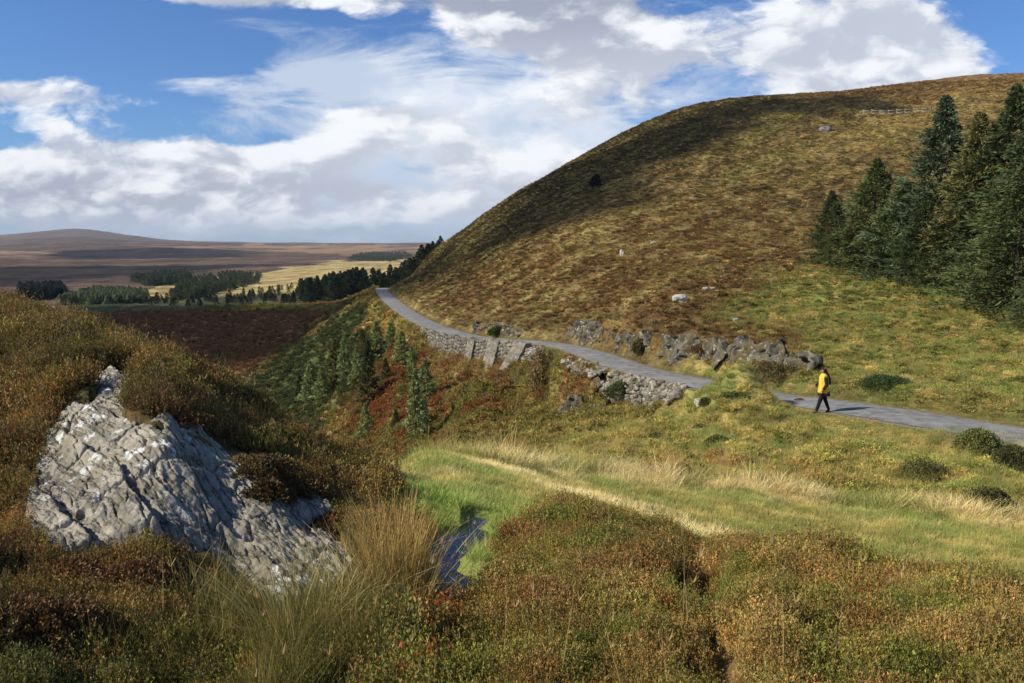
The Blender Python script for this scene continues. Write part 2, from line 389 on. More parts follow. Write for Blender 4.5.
def cover(x, Y, z):
    """albedo of the plants and soil at a place"""
    px, py = proj(x, Y, z); sh = x.shape; r = region(px, Y)
    c = np.zeros(sh+(3,)); gs = np.zeros(sh, bool); gl_ = np.zeros(sh, bool)
    for k in range(6):
        m = r == k
        if m.any():
            cc, g1, g2 = cover_k(x[m], Y[m], px[m], py[m], k); c[m] = cc
            if k == 0: gs[m] = g1; gl_[m] = g2
    return c, r, px, py, gs, gl_
def cover_k(x, Y, px, py, k):
    uu_ = x/Y; lY = np.log(Y); wx = px+fbm(uu_*22, lY*16, 5, 61, .6)*26; wy = py+fbm(uu_*22+9, lY*16, 5, 62, .6)*13
    if k > 1: n1 = fbm(x/9, Y/12, 4, 71); n2 = fbm(x/2.6, Y/3.6, 4, 72)
    else: n1 = fbm(x/2.6, Y/3.4, 4, 71); n2 = fbm(x/.8, Y/1.1, 4, 72)
    if k == 0:
        n3 = fbm(x/.5, Y/.5, 3, 73); wx = px+n3*14; wy = py+n2*10
        c = lerp3(lerp3(C['hbrown'], C['rust'], .08)*1.1, C['hgreen'], ss(-.25, .55, fbm(x/.7, Y/.7, 4, 74)))
        c = lerp3(c, C['tan'], .45*ss(.0, .7, fbm(x/.4, Y/.4, 3, 75)))
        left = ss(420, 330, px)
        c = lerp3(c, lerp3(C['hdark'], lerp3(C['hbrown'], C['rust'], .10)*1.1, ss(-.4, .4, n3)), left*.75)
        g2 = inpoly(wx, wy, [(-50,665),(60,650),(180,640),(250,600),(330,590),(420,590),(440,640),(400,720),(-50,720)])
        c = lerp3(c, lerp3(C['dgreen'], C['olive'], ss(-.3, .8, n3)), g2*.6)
        g1 = inpoly(wx, wy, [(395,455),(440,452),(560,500),(525,512),(490,560),(485,610),(425,625),(432,560),(425,530),(380,500)])
        c = lerp3(c, lerp3(C['green'], C['bgreen'], ss(-.5,.6,n3+n1*.5)), g1)
        return c, g1, g2
    if k == 1:
        me = lerp3(C['green'], C['olive'], ss(-.6, .4, n1)); me = lerp3(me, C['gold'], .6*ss(-.2, .7, n2))
        path = np.abs(py-np.interp(px, [480,510,560,620,700,800,900], [466,474,493,506,532,556,575]))
        pw = np.interp(px, [500,560,650,720,1024], [1.5,3,5,6,5])
        me = lerp3(me, C['pale'], .75*(1-ss(pw*.5, pw*1.8, path+n2*9))*ss(880, 690, px)*ss(495, 520, px))
        edge = np.exp(-((py-np.interp(px, [480,600,700,820,1024], [466,474,484,497,522]))/8)**2)
        me = lerp3(me, C['pale'], np.clip(edge*.9*ss(-.5, .2, n1+n2*.5), 0, 1))
        bk = lerp3(C['olive'], C['green'], ss(-.4, .5, n1)); bk = lerp3(bk, C['gold'], .65*ss(-.3, .6, n2))
        bk = lerp3(bk, C['dgreen'], .55*ss(.05, .4, fbm(x/2.2, Y/2.6, 3, 77))*ss(880, 960, px))
        bk = lerp3(bk, lerp3(C['rust'], C['tan'], .6), .75*softpoly(wx, wy, [(590,455),(700,458),(830,470),(820,490),(690,480),(590,472)], 5)*ss(-.3,.3,n2))
        onb = ss(-6, 4, np.interp(px, [400,480,600,700,820,1024], [452,460,470,478,490,515])-py)*(Y > 14)
        return lerp3(me, bk, onb), None, None
    if k == 2:
        vl = lerp3(C['olive'], C['tan'], ss(-.3, .6, n1)); vl = lerp3(vl, C['gold'], ss(-.1,.5,n1-n2*.5)*.35); vl = lerp3(vl, C['rust'], ss(.05, .45, n2+.25*n1)*.7)
        vl = lerp3(vl, lerp3(C['olive'], C['gold'], .6*ss(-.3, .7, n2)), softpoly(wx, wy, [(395,470),(470,440),(620,380),(720,380),(720,500),(395,500)], 8))
        vl = lerp3(vl, lerp3(vl, C['rust'], .5), softpoly(wx, wy, [(540,420),(545,455),(480,460),(560,440)], 8))
        vl = lerp3(vl, lerp3(C['olive'], C['rust'], ss(-.35, .1, n2+.2*n1)), softpoly(wx, wy, [(345,420),(385,330),(422,335),(428,372),(448,390),(452,418),(430,440),(395,445)], 8))
        vl = lerp3(vl, lerp3(C['olive'], C['gold'], ss(-.3,.5,n2)), softpoly(wx, wy, [(372,298),(384,300),(425,340),(400,345),(372,325),(350,330),(345,306)], 8))
        vl = lerp3(vl, lerp3(C['dgreen'], C['olive'], .35*ss(-.2,.6,n2)), softpoly(wx, wy, [(215,400),(290,340),(345,303),(375,300),(365,330),(385,345),(340,400),(300,440)], 8))
        vl = lerp3(vl, lerp3((.20,.108,.050), C['rustd'], .5+.5*n1), softpoly(px+n1*6, py+n1*3, [(-400,308),(200,308),(290,306),(345,304),(300,335),(235,385),(215,420),(-400,420)], 5))
        vl = lerp3(vl, lerp3(C['olive'], C['dgreen'], .45+.4*n1), (np.abs(py+n1*1.5-309) < 2.6)*(px < 345)*(Y > 180)*1.0)
        return vl, None, None
    if k == 3:
        al = x*.50+Y*.86; ac = x*.86-Y*.50
        b1 = fbm(al/40, ac/9, 4, 81); b2 = fbm(al/9, ac/2.5, 4, 82); b3 = fbm(al/2.5, ac/1.1, 3, 83)
        h = lerp3(C['hbrown'], C['tan'], ss(-.3, .5, b2)); h = lerp3(h, C['olive'], ss(.0, .5, b1)*.6); h = lerp3(h, C['gold'], .55*ss(.1, .8, b3+b1*.4))
        h = lerp3(h, lerp3(lerp3(C['hbrown'], C['rust'], .26)*1.1, lerp3(C['tan'], C['olive'], .3)*1.1, ss(-.2, .6, b2+.5*b1)), softpoly(wx, wy, [(390,300),(470,240),(600,215),(760,200),(830,225),(820,300),(760,350),(600,330),(540,345),(430,325)], 22))
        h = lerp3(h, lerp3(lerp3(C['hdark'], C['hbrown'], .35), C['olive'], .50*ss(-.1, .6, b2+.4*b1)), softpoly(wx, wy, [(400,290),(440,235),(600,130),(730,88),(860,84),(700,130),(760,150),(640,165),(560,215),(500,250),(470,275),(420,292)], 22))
        h = lerp3(h, lerp3(C['olive'], lerp3(C['green'], C['gold'], ss(-.1,.7,b3)), ss(-.4, .5, n2+.2)), softpoly(wx, wy, [(690,330),(800,262),(960,262),(1400,300),(1400,500),(820,400),(690,380),(600,372),(690,362),(790,360)], 22))
        h = lerp3(h, lerp3(C['hbrown'], C['rust'], .25+.3*b3), softpoly(wx, wy, [(560,325),(700,318),(800,330),(812,365),(700,356),(560,340)], 22))
        h = lerp3(h, lerp3(lerp3(C['hbrown'], C['rust'], .4), C['tan'], ss(0,.5,b2)), softpoly(wx, wy, [(780,80),(1300,50),(1300,110),(960,100),(880,108),(800,100)], 22))
        h = lerp3(h, lerp3(C['tan'], C['gold'], ss(-.4,.3,b2)), softpoly(wx, wy, [(790,150),(960,90),(1200,86),(1200,110),(960,112),(800,168)], 22))
        return h*(.90-.10*ss(.1,-.4,fbm(al/25, ac/7, 3, 84)))[..., None], None, None
    if k == 4:
        s1 = fbm(x/160, Y/420, 4, 85)
        w2 = py+s1*2.2
        mo = lerp3(C['moor'], C['moorp'], ss(-.4, .5, s1)); mo = lerp3(mo, (.035,.035,.022), ss(.0,.5,fbm(x/60,Y/200,4,86))*.6)
        pl = inpoly(px+s1*12, w2, [(120,297),(170,285),(260,272),(330,262),(450,257),(460,275),(400,283),(300,290),(250,300),(200,300)])
        mo = np.where(pl[..., None], lerp3((.45,.36,.16), (.28,.20,.08), ss(-.2,.7,fbm(x/25,Y/80,4,87))), mo)
        pg = inpoly(px+s1*12, w2, [(-300,251),(60,250),(30,258),(-300,262)]) | inpoly(px+s1*20, w2, [(130,246),(300,244.5),(450,244.5),(450,252),(330,254),(270,251)])
        mo = np.where(pg[..., None], lerp3((.30,.19,.10), C['moorp'], ss(-.1,.5,fbm(x/160,Y/500,4,88))), mo)
        fl = softpoly(px+s1*10, py+s1*1.0, [(60,300),(200,297),(300,291),(420,283),(420,312),(60,314)], 3); mo = lerp3(mo, lerp3((.050,.058,.028), (.105,.105,.045), ss(-.2,.6,fbm(x/14,Y/30,4,89))), fl)
        pe = inpoly(px+s1*12, w2, [(-300,270),(60,268),(130,272),(40,277),(-300,278)])
        mo = np.where(pe[..., None], lerp3(mo, (.20,.14,.07), .35), mo)
        return mo, None, None
    s1 = fbm(x/160, Y/420, 4, 85)
    return lerp3(C['moorp'], (.12,.10,.085), ss(0,.6,s1)), None, None

# ------------------------------------------------------------------ materials
def new_mat(name):
    m = bpy.data.materials.new(name); m.use_nodes = True; m.node_tree.nodes.clear(); return m, m.node_tree
def finish(nt, color, rough=.9, spec=.15, bump=None, bstr=.5, bdist=.05, trans=0.0, metal=0):
    p = nd(nt, 'ShaderNodeBsdfPrincipled'); setin(nt, p, 'Base Color', color if not isinstance(color, tuple) else (*color[:3], 1))
    setin(nt, p, 'Roughness', rough); p.inputs['Specular IOR Level'].default_value = spec; p.inputs['Metallic'].default_value = metal
    if bump is not None:
        b = nd(nt, 'ShaderNodeBump'); b.inputs['Strength'].default_value = bstr; b.inputs['Distance'].default_value = bdist
        setin(nt, b, 'Height', bump); nt.links.new(b.outputs[0], p.inputs['Normal'])
    out = nd(nt, 'ShaderNodeOutputMaterial'); sh_ = p.outputs[0]
    if trans:
        t = nd(nt, 'ShaderNodeBsdfTranslucent'); setin(nt, t, 'Color', color)
        mx = nd(nt, 'ShaderNodeMixShader'); mx.inputs[0].default_value = trans
        nt.links.new(sh_, mx.inputs[1]); nt.links.new(t.outputs[0], mx.inputs[2]); sh_ = mx.outputs[0]
    nt.links.new(sh_, out.inputs[0]); return p
def objco(nt): return nd(nt, 'ShaderNodeTexCoord').outputs['Object']
def vscale(nt, vec, s):
    n = nd(nt, 'ShaderNodeMapping'); nt.links.new(vec, n.inputs[0]); n.inputs['Scale'].default_value = s; return n.outputs[0]

def ground_mat(name, fine, mid_, bdist):
    m, nt = new_mat(name); a = nd(nt, 'ShaderNodeAttribute', attribute_name='tone'); co = objco(nt)
    n1 = noise(nt, co, fine, 5, .65); n2 = noise(nt, co, mid_, 5, .6)
    f = (n1*1.1+n2*.9)
    c = mixc(nt, 1.0, a.outputs['Color'], mixc(nt, f.smooth(.6, 1.4), (.55,.55,.5), (1.45,1.4,1.35)), 'MULTIPLY')
    finish(nt, c, .95, .05, n1+n2*.7, .9, bdist); return m
M_GR = [ground_mat('soil_and_moss', 38, 9, .02), ground_mat('meadow_turf', 14, 3, .05), ground_mat('valley_turf', 2.2, .7, .25), ground_mat('hillside_turf', 2.4, .6, .3), ground_mat('moor_turf', .06, .02, 4), ground_mat('mountain_turf', .01, .004, 10)]
def leaf_mat(name, rough=.65, trans=.22, inst=True, spec=.2):
    m, nt = new_mat(name); a = nd(nt, 'ShaderNodeAttribute', attribute_name='tone')
    c = a.outputs['Color']
    if inst:
        t = nd(nt, 'ShaderNodeAttribute', attribute_name='tint', attribute_type='INSTANCER')
        c = mixc(nt, 1.0, c, t.outputs['Color'], 'MULTIPLY')
    finish(nt, c, rough, spec, trans=trans); return m
M_LEAF = leaf_mat('small_leaves'); M_BLADE = leaf_mat('grass_blades', .55, .3)
def rock_mat(name, dark, light, sc=1.0, lichen=.5, strat=(1,1,1), spots=True, rot=0.0):
    m, nt = new_mat(name); co = objco(nt); rn = nd(nt, 'ShaderNodeMapping'); nt.links.new(co, rn.inputs[0]); rn.inputs['Rotation'].default_value = (0, 0, rot); cor = rn.outputs[0]; cs_ = vscale(nt, cor, strat)
    big = noise(nt, cs_, 1.6*sc, 6, .6); mid_ = noise(nt, cs_, 7*sc, 6, .65); fine = noise(nt, co, 45*sc, 4, .7)
    c = mixc(nt, (big*.6+mid_*.7).smooth(.45, .85), dark, light)
    c = mixc(nt, fine.smooth(.35, .7)*.5, c, tuple(q*.45 for q in light))
    c = mixc(nt, noise(nt, co, 3.1*sc, 5, .6).smooth(.52, .68)*.35, c, (.16,.12,.055))
    # pale lichen blotches
    lic = noise(nt, co, 8*sc, 3, .6).smooth(.57, .62)*noise(nt, co, 2.2*sc, 2, .5).smooth(.42, .62)
    c = mixc(nt, lic*lichen, c, (.60,.60,.55))
    if spots:
        vo = nd(nt, 'ShaderNodeTexVoronoi', feature='F1'); wv_ = nd(nt, 'ShaderNodeVectorMath', operation='ADD')
        nn = nd(nt, 'ShaderNodeTexNoise'); nn.inputs['Scale'].default_value = 22*sc; nt.links.new(co, nn.inputs['Vector'])
        sc_ = nd(nt, 'ShaderNodeVectorMath', operation='SCALE'); nt.links.new(nn.outputs['Color'], sc_.inputs[0]); sc_.inputs['Scale'].default_value = .03/sc
        nt.links.new(co, wv_.inputs[0]); nt.links.new(sc_.outputs[0], wv_.inputs[1]); nt.links.new(wv_.outputs[0], vo.inputs['Vector'])
        vo.inputs['Scale'].default_value = 5.5*sc; spc = nd(nt, 'ShaderNodeSeparateColor'); nt.links.new(vo.outputs['Color'], spc.inputs[0])
        rad = V(nt, spc.outputs[0]).smooth(.55, 1.0)*.24
        sp_ = (V(nt, vo.outputs['Distance'])-rad).smooth(.03, -.03)*V(nt, spc.outputs[1]).smooth(.35,.45)
        c = mixc(nt, sp_*.9, c, (.68,.69,.66))
    crack = noise(nt, vscale(nt, cor, (strat[0]*1.3, strat[1]*1.3, strat[2]*1.3)), 3.3*sc, 5, .6, 1.2)
    seam = (noise(nt, vscale(nt, cor, (strat[0]*.8, strat[1]*2.2, strat[2]*1.5)), 2.6*sc, 6, .62, .4)-.5).m('ABSOLUTE').smooth(.022, .0)
    c = mixc(nt, seam*.8, c, (.035,.032,.026)); c = mixc(nt, noise(nt, co, 85*sc, 3, .6).smooth(.58, .68)*.55, c, (.05,.047,.040))
    finish(nt, c, .85, .2, fine*.35+mid_*.9+crack*.4+seam*-1.0, .5, .035/sc); return m

# ------------------------------------------------------------------ ground sheets
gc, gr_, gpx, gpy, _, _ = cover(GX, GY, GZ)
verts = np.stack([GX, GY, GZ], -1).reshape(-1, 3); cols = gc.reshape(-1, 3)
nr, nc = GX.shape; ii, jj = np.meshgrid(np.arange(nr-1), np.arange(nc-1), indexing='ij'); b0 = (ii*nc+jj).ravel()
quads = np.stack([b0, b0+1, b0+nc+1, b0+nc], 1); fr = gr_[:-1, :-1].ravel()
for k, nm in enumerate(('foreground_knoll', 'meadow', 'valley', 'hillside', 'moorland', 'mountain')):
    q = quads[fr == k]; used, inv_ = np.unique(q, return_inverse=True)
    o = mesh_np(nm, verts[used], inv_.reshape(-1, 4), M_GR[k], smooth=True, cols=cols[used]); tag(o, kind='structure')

# ------------------------------------------------------------------ scatter through geometry nodes (uncountable growth only)
def scatter(name, protos, P, rot, scl, tint, idx, label, cat):
    me = bpy.data.meshes.new(name); n = len(P); me.vertices.add(n); me.vertices.foreach_set('co', np.asarray(P, np.float32).ravel())
    for nm, typ, arr, key in (('rot', 'FLOAT_VECTOR', rot, 'vector'), ('scl', 'FLOAT_VECTOR', scl, 'vector'), ('idx', 'INT', idx, 'value')):
        a = me.attributes.new(nm, typ, 'POINT'); a.data.foreach_set(key, np.asarray(arr, np.int32 if typ == 'INT' else np.float32).ravel())
    a = me.attributes.new('tint', 'FLOAT_COLOR', 'POINT'); c4 = np.ones((n, 4), np.float32); c4[:, :3] = tint; a.data.foreach_set('color', c4.ravel())
    o = bpy.data.objects.new(name, me); COL.objects.link(o)
    g = bpy.data.node_groups.new(name+'_growth', 'GeometryNodeTree')
    g.interface.new_socket('Geometry', in_out='INPUT', socket_type='NodeSocketGeometry'); g.interface.new_socket('Geometry', in_out='OUTPUT', socket_type='NodeSocketGeometry')
    gi = g.nodes.new('NodeGroupInput'); go = g.nodes.new('NodeGroupOutput'); jn = g.nodes.new('GeometryNodeJoinGeometry')
    for p in protos[::-1]:
        oi = g.nodes.new('GeometryNodeObjectInfo'); oi.inputs['Object'].default_value = p; oi.inputs['As Instance'].default_value = True
        g.links.new(oi.outputs['Geometry'], jn.inputs[0])
    ip = g.nodes.new('GeometryNodeInstanceOnPoints'); ip.inputs['Pick Instance'].default_value = True
    mp = g.nodes.new('GeometryNodeMeshToPoints'); g.links.new(gi.outputs[0], mp.inputs[0]); g.links.new(mp.outputs[0], ip.inputs['Points'])
    def na(nm, t):
        q = g.nodes.new('GeometryNodeInputNamedAttribute'); q.data_type = t; q.inputs['Name'].default_value = nm
        return next(s_ for s_ in q.outputs if s_.enabled and s_.name == 'Attribute')
    er = g.nodes.new('FunctionNodeEulerToRotation'); g.links.new(na('rot', 'FLOAT_VECTOR'), er.inputs[0]); g.links.new(er.outputs[0], ip.inputs['Rotation'])
    g.links.new(na('scl', 'FLOAT_VECTOR'), ip.inputs['Scale']); g.links.new(na('idx', 'INT'), ip.inputs['Instance Index'])
    g.links.new(jn.outputs[0], ip.inputs['Instance']); g.links.new(ip.outputs[0], go.inputs[0])
    md = o.modifiers.new('growth', 'NODES'); md.node_group = g
    tag(o, label, cat, kind='stuff'); return o

class TB:                                                          # triangle/quad soup with a tone per vertex
    def __init__(s): s.v = []; s.f = []; s.c = []; s.n = 0
    def add(s, v, f, c):
        s.v.append(np.asarray(v, float)); s.f.append(np.asarray(f)+s.n); s.c.append(np.broadcast_to(np.asarray(c, float), (len(v), 3))); s.n += len(v)
    def build(s, name, mat, parent=None, link=True, smooth=False):
        return mesh_np(name, np.concatenate(s.v), np.concatenate(s.f), mat, parent, smooth, link, np.concatenate(s.c))
def rv(a, b): return random.uniform(a, b)
def blades(tb, n, h0, h1, spread, lean, w, c0, c1, seg=4, cen=(0,0,0), droop=.35):
    """n tapering curved blades (vectorised)"""
    R = RNG; az = R.uniform(0, 2*PI, n); rr = spread*np.sqrt(R.uniform(0, 1, n)); a2 = R.uniform(0, 2*PI, n)
    h = R.uniform(h0, h1, n); ln = lean*R.uniform(.15, 1, n)
    bx = cen[0]+rr*np.cos(a2); by = cen[1]+rr*np.sin(a2); az = np.where(R.random(n) < .6, a2+R.uniform(-.7,.7,n), az)
    t = np.linspace(0, 1, seg+1)[None, :]; H = h[:, None]
    out = H*(ln[:, None]*t+droop*t**2.6*ln[:, None]*1.6); up = H*(t-.22*ln[:, None]*t**2.5)
    cx = bx[:, None]+np.cos(az)[:, None]*out; cy = by[:, None]+np.sin(az)[:, None]*out; czz = cen[2]+up
    fa = R.uniform(0, PI, n); wx = np.cos(fa)[:, None]; wy = np.sin(fa)[:, None]; ww = w*R.uniform(.6, 1.3, n)[:, None]*(1-t*.93)/2
    L = np.stack([cx-wx*ww, cy-wy*ww, czz], -1); Rr = np.stack([cx+wx*ww, cy+wy*ww, czz], -1)
    v_ = np.stack([L, Rr], 2).reshape(n*(seg+1)*2, 3)
    base = (np.arange(n)*(seg+1)*2)[:, None]+(np.arange(seg)*2)[None, :]; base = base.ravel()
    f = np.stack([base, base+1, base+3, base+2], 1)
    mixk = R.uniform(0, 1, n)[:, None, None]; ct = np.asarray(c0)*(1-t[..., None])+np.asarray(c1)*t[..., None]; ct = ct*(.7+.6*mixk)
    cc = np.repeat(ct[:, :, None, :], 2, 2).reshape(-1, 3); tb.add(v_, f, cc)
def heather_proto(k, h, r, nspr, leaf, tipc, tall=1.0):
    """a low springy bush: many upright sprigs set with tiny leaves"""
    tb = TB(); R = RNG; n = nspr
    a = R.uniform(0, 2*PI, n); rr = r*np.sqrt(R.uniform(0, 1, n)); bx = rr*np.cos(a); by = rr*np.sin(a)
    hh = h*(1-.55*(rr/r)**2)*R.uniform(.65, 1.12, n); lx = np.cos(a)*.45*(rr/r)+R.normal(0,.16,n); ly = np.sin(a)*.45*(rr/r)+R.normal(0,.16,n)
    m = 12; t = R.uniform(.15, 1, (n, m)); t[:, 0] = 1.0
    px_ = bx[:, None]*.75+lx[:, None]*t*hh[:, None]; py_ = by[:, None]*.75+ly[:, None]*t*hh[:, None]; pz = t*hh[:, None]
    P = np.stack([px_, py_, pz], -1).reshape(-1, 3); N = len(P)
    d = R.normal(0, 1, (N, 3)); d[:, 2] = np.abs(d[:, 2])+.9; d /= np.linalg.norm(d, axis=1)[:, None]
    sd2 = np.cross(d, R.normal(0, 1, (N, 3))); sd2 /= np.linalg.norm(sd2, axis=1)[:, None]
    ll = leaf*R.uniform(.6, 1.5, N)[:, None]; w_ = ll*.20
    v_ = np.stack([P, P+d*ll*.55+sd2*w_, P+d*ll, P+d*ll*.55-sd2*w_], 1).reshape(-1, 3); b = np.arange(N)*4
    f = np.stack([b, b+1, b+2, b+3], 1)
    tt = t.ravel(); sc = R.uniform(.6, 1.35, n).repeat(m); tipm = (R.random(n) < tipc[3]).repeat(m)*(tt > .5)
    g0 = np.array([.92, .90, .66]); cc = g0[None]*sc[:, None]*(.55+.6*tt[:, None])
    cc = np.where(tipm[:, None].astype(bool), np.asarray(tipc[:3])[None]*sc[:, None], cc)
    tb.add(v_, f, cc.repeat(4, 0))
    return tb.build('heather_sprigs', M_LEAF, link=False)
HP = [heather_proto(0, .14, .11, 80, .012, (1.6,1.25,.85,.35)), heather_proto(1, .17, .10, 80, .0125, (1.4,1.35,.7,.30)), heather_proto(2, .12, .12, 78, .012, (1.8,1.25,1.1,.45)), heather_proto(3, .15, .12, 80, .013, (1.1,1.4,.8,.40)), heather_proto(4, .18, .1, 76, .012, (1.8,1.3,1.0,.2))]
def grass_proto(n, h0, h1, spread, lean, w, c0=(.7,.8,.7), c1=(1.35,1.25,1.2), seg=3):
    tb = TB(); blades(tb, n, h0, h1, spread, lean, w, c0, c1, seg); return tb.build('grass_tuft', M_BLADE, link=False)
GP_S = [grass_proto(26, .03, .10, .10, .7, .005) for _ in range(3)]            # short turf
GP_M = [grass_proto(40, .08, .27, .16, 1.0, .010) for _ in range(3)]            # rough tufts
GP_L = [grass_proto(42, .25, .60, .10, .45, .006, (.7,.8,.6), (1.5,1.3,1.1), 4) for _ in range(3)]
def clump_proto(h, r, n, leaf):                                                  # mid-distance low bush, bigger leaf groups
    return heather_proto(9, h, r, n, leaf, (1.6,1.3,1.0,.3))
CPR = [clump_proto(.36, .38, 24, .11), clump_proto(.28, .45, 24, .10), clump_proto(.45, .35, 24, .12)]
GP_H = [grass_proto(30, .18, .5, .30, .7, .03, (.75,.85,.75), (1.3,1.25,1.2), 2) for _ in range(3)]

def candidates(n, px0, px1, Y0, Y1, power=0.0):
    """random places on the ground; power 2 = even per area, 0 = thinning with distance"""
    u0, _ = ray(px0, 400); u1, _ = ray(px1, 400); U = RNG.uniform(u0, u1, n)
    if power == 0: L = RNG.uniform(math.log(Y0), math.log(Y1), n); Y = np.exp(L)
    else: q = RNG.uniform(0, 1, n); Y = (Y0**power+q*(Y1**power-Y0**power))**(1/power)
    x = U*Y; return x, Y, gz(x, Y)
def rot_for(n): return np.stack([RNG.normal(0,.12,n), RNG.normal(0,.12,n), RNG.uniform(0,2*PI,n)], 1)
def sc3(s_, zj=.25): n = len(s_); return np.stack([s_*RNG.uniform(.85,1.15,n), s_*RNG.uniform(.85,1.15,n), s_*RNG.uniform(1-zj,1+zj,n)], 1)

# ---- foreground heather
x, Y, z = candidates(60000, -260, 1520, 1.7, 12.5, 1.2)
c, r, px, py, gs, glp = cover(x, Y, z)
dt = polydist(x, Y, TRACK)[0]; dp = polydist(x, Y, POOL)[0]
rk = inpoly(px, py+4, ROCK_POLY) | (inpoly(px, py-20, ROCK_POLY) & (px > 215) & (py > 545)) | (inpoly(px, py-8, ROCK_POLY) & (px <= 215) & (py > 500))
kp = (r == 0) & ~gs & ~rk & (dt > .055+.05*pn(x*4, Y*4, 67)) & (dp > .24) & ~(glp & (RNG.random(len(x)) < .25))
x, Y, z, c, px = (q[kp] for q in (x, Y, z, c, px)); n = len(x)
s_ = RNG.uniform(.6, 1.15, n)*np.interp(px, [0,380,520,1024], [1.3,1.25,.75,.78])*np.where((px < 380), np.interp(Y, [4.5,6.5], [.72,1]), 1)*(1+.45*pn(x*2.2, Y*2.2, 5))
kp = RNG.random(n) < np.interp(px, [380, 520], [.72, 1]); x, Y, z, c, px, s_ = (q[kp] for q in (x, Y, z, c, px, s_)); n = len(x)
jit = RNG.uniform(.75, 1.3, (n, 1))*RNG.normal(1, .05, (n, 3)).clip(.7,1.4)
red = (RNG.random(n) < .006)[:, None]
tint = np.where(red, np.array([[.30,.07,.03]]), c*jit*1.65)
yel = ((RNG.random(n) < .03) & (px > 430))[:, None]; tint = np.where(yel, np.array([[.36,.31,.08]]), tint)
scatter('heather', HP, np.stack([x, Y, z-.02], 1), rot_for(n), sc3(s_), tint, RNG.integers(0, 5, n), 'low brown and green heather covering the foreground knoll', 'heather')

# ---- turf on the meadow and by the pool
x, Y, z = candidates(120000, 360, 1450, 5.0, 27, 1.3)
c, r, px, py, gs, glp = cover(x, Y, z); dp = polydist(x, Y, POOL)[0]
kp = ((r == 1) | (gs & (r == 0))) & (dp > .16)
x, Y, z, c = (q[kp] for q in (x, Y, z, c)); n = len(x)
big = (RNG.random(n) < .25*ss(18, 22, Y)); 
scatter('meadow_grass', GP_S, np.stack([x, Y, z-.005], 1), rot_for(n), sc3(RNG.uniform(.6, 1.4, n)*np.interp(Y,[5,12,27],[.7,.9,1.2])), c*1.7*RNG.uniform(.8,1.3,(n,1)), RNG.integers(0,3,n), 'short green grass of the meadow below the road', 'grass')
# ---- rough tussocks on the bank and the edge of the valley
x, Y, z = candidates(100000, 380, 1350, 15, 62, 1.4)
c, r, px, py, gs, glp = cover(x, Y, z); dr = polydist(x, Y, ROAD)[0]
edge_y = np.interp(px, [400,480,600,700,820,1024], [450,462,474,484,497,520])
pr = ss(4, -6, py-edge_y)*.9+.06+.5*np.exp(-((py-edge_y)/5)**2)
kp = ((r == 1) | (r == 2) | ((r == 3) & (px > 700))) & (dr > ROADW+.25) & (RNG.random(len(x)) < pr)
x, Y, z, c, px, py, dr = (q[kp] for q in (x, Y, z, c, px, py, dr)); n = len(x)
fx = np.exp(-((py-np.interp(px, [480,600,700,820,1024], [466,474,484,497,522]))/7)**2)*(fbm(x/1.5,Y/1.5,3,57) > -.1)
s_ = RNG.uniform(.55, 1.25, n)*(1+.5*fx)*np.where(dr < 3.5, .55, 1); tint = c*1.5*RNG.uniform(.65,1.35,(n,1))
gold = (RNG.random(n) < .12)[:, None]; tint = np.where(gold, np.array([[.50,.38,.16]]), tint)
BPR = [heather_proto(9, .20, .24, 60, .040, (1.3,1.2,.9,.3)) for _ in range(3)]
scatter('bank_grass', GP_M+GP_L[:1]+BPR, np.stack([x, Y, z-.02], 1), rot_for(n), sc3(s_), tint, np.where(RNG.random(n) < .16*(fx < .5)*(py < edge_y[kp]-3), RNG.integers(4,7,n), RNG.choice([0,1,2,3], n, p=[.33,.32,.32,.03])), 'rough tussock grass on the bank below the road', 'grass')

# ---- verge
n = 15000; ai = RNG.uniform(0, 1, n)**.8*(len(ROAD)-12); i0 = ai.astype(int); f_ = (ai-i0)[:, None]; Pr = ROAD[i0]*(1-f_)+ROAD[i0+1]*f_; dd_ = ROAD[i0+1]-ROAD[i0]; dd_ = dd_[:, :2]/np.hypot(dd_[:,0], dd_[:,1])[:, None]
of = (ROADW-.12+RNG.exponential(1.1, n).clip(0, 6))*np.where(RNG.random(n) < .5, 1, -1); x = Pr[:,0]-dd_[:,1]*of; Y = Pr[:,1]+dd_[:,0]*of; z = gz(x, Y)
dr = polydist(x, Y, ROAD)[0]; kp = dr > ROADW-.2; x, Y, z, dr = (q[kp] for q in (x, Y, z, dr)); n = len(x); c = cover(x, Y, z)[0]
tint = lerp3(c, np.array([.46,.38,.17]), RNG.uniform(0, .8, n))*RNG.uniform(.75,1.3,(n,1))
scatter('verge_grass', GP_M, np.stack([x, Y, z-.02], 1), rot_for(n), sc3(RNG.uniform(.4,1.1,n)*np.interp(dr,[1.5,2.5],[.55,1])*np.interp(Y,[25,70,150],[.9,1.3,1.6])*np.where((of[kp] > 0) & (Y > 41) & (Y < 105), 1.8, 1)), tint, RNG.integers(0,3,n), 'pale dry grass along both verges of the road', 'grass')

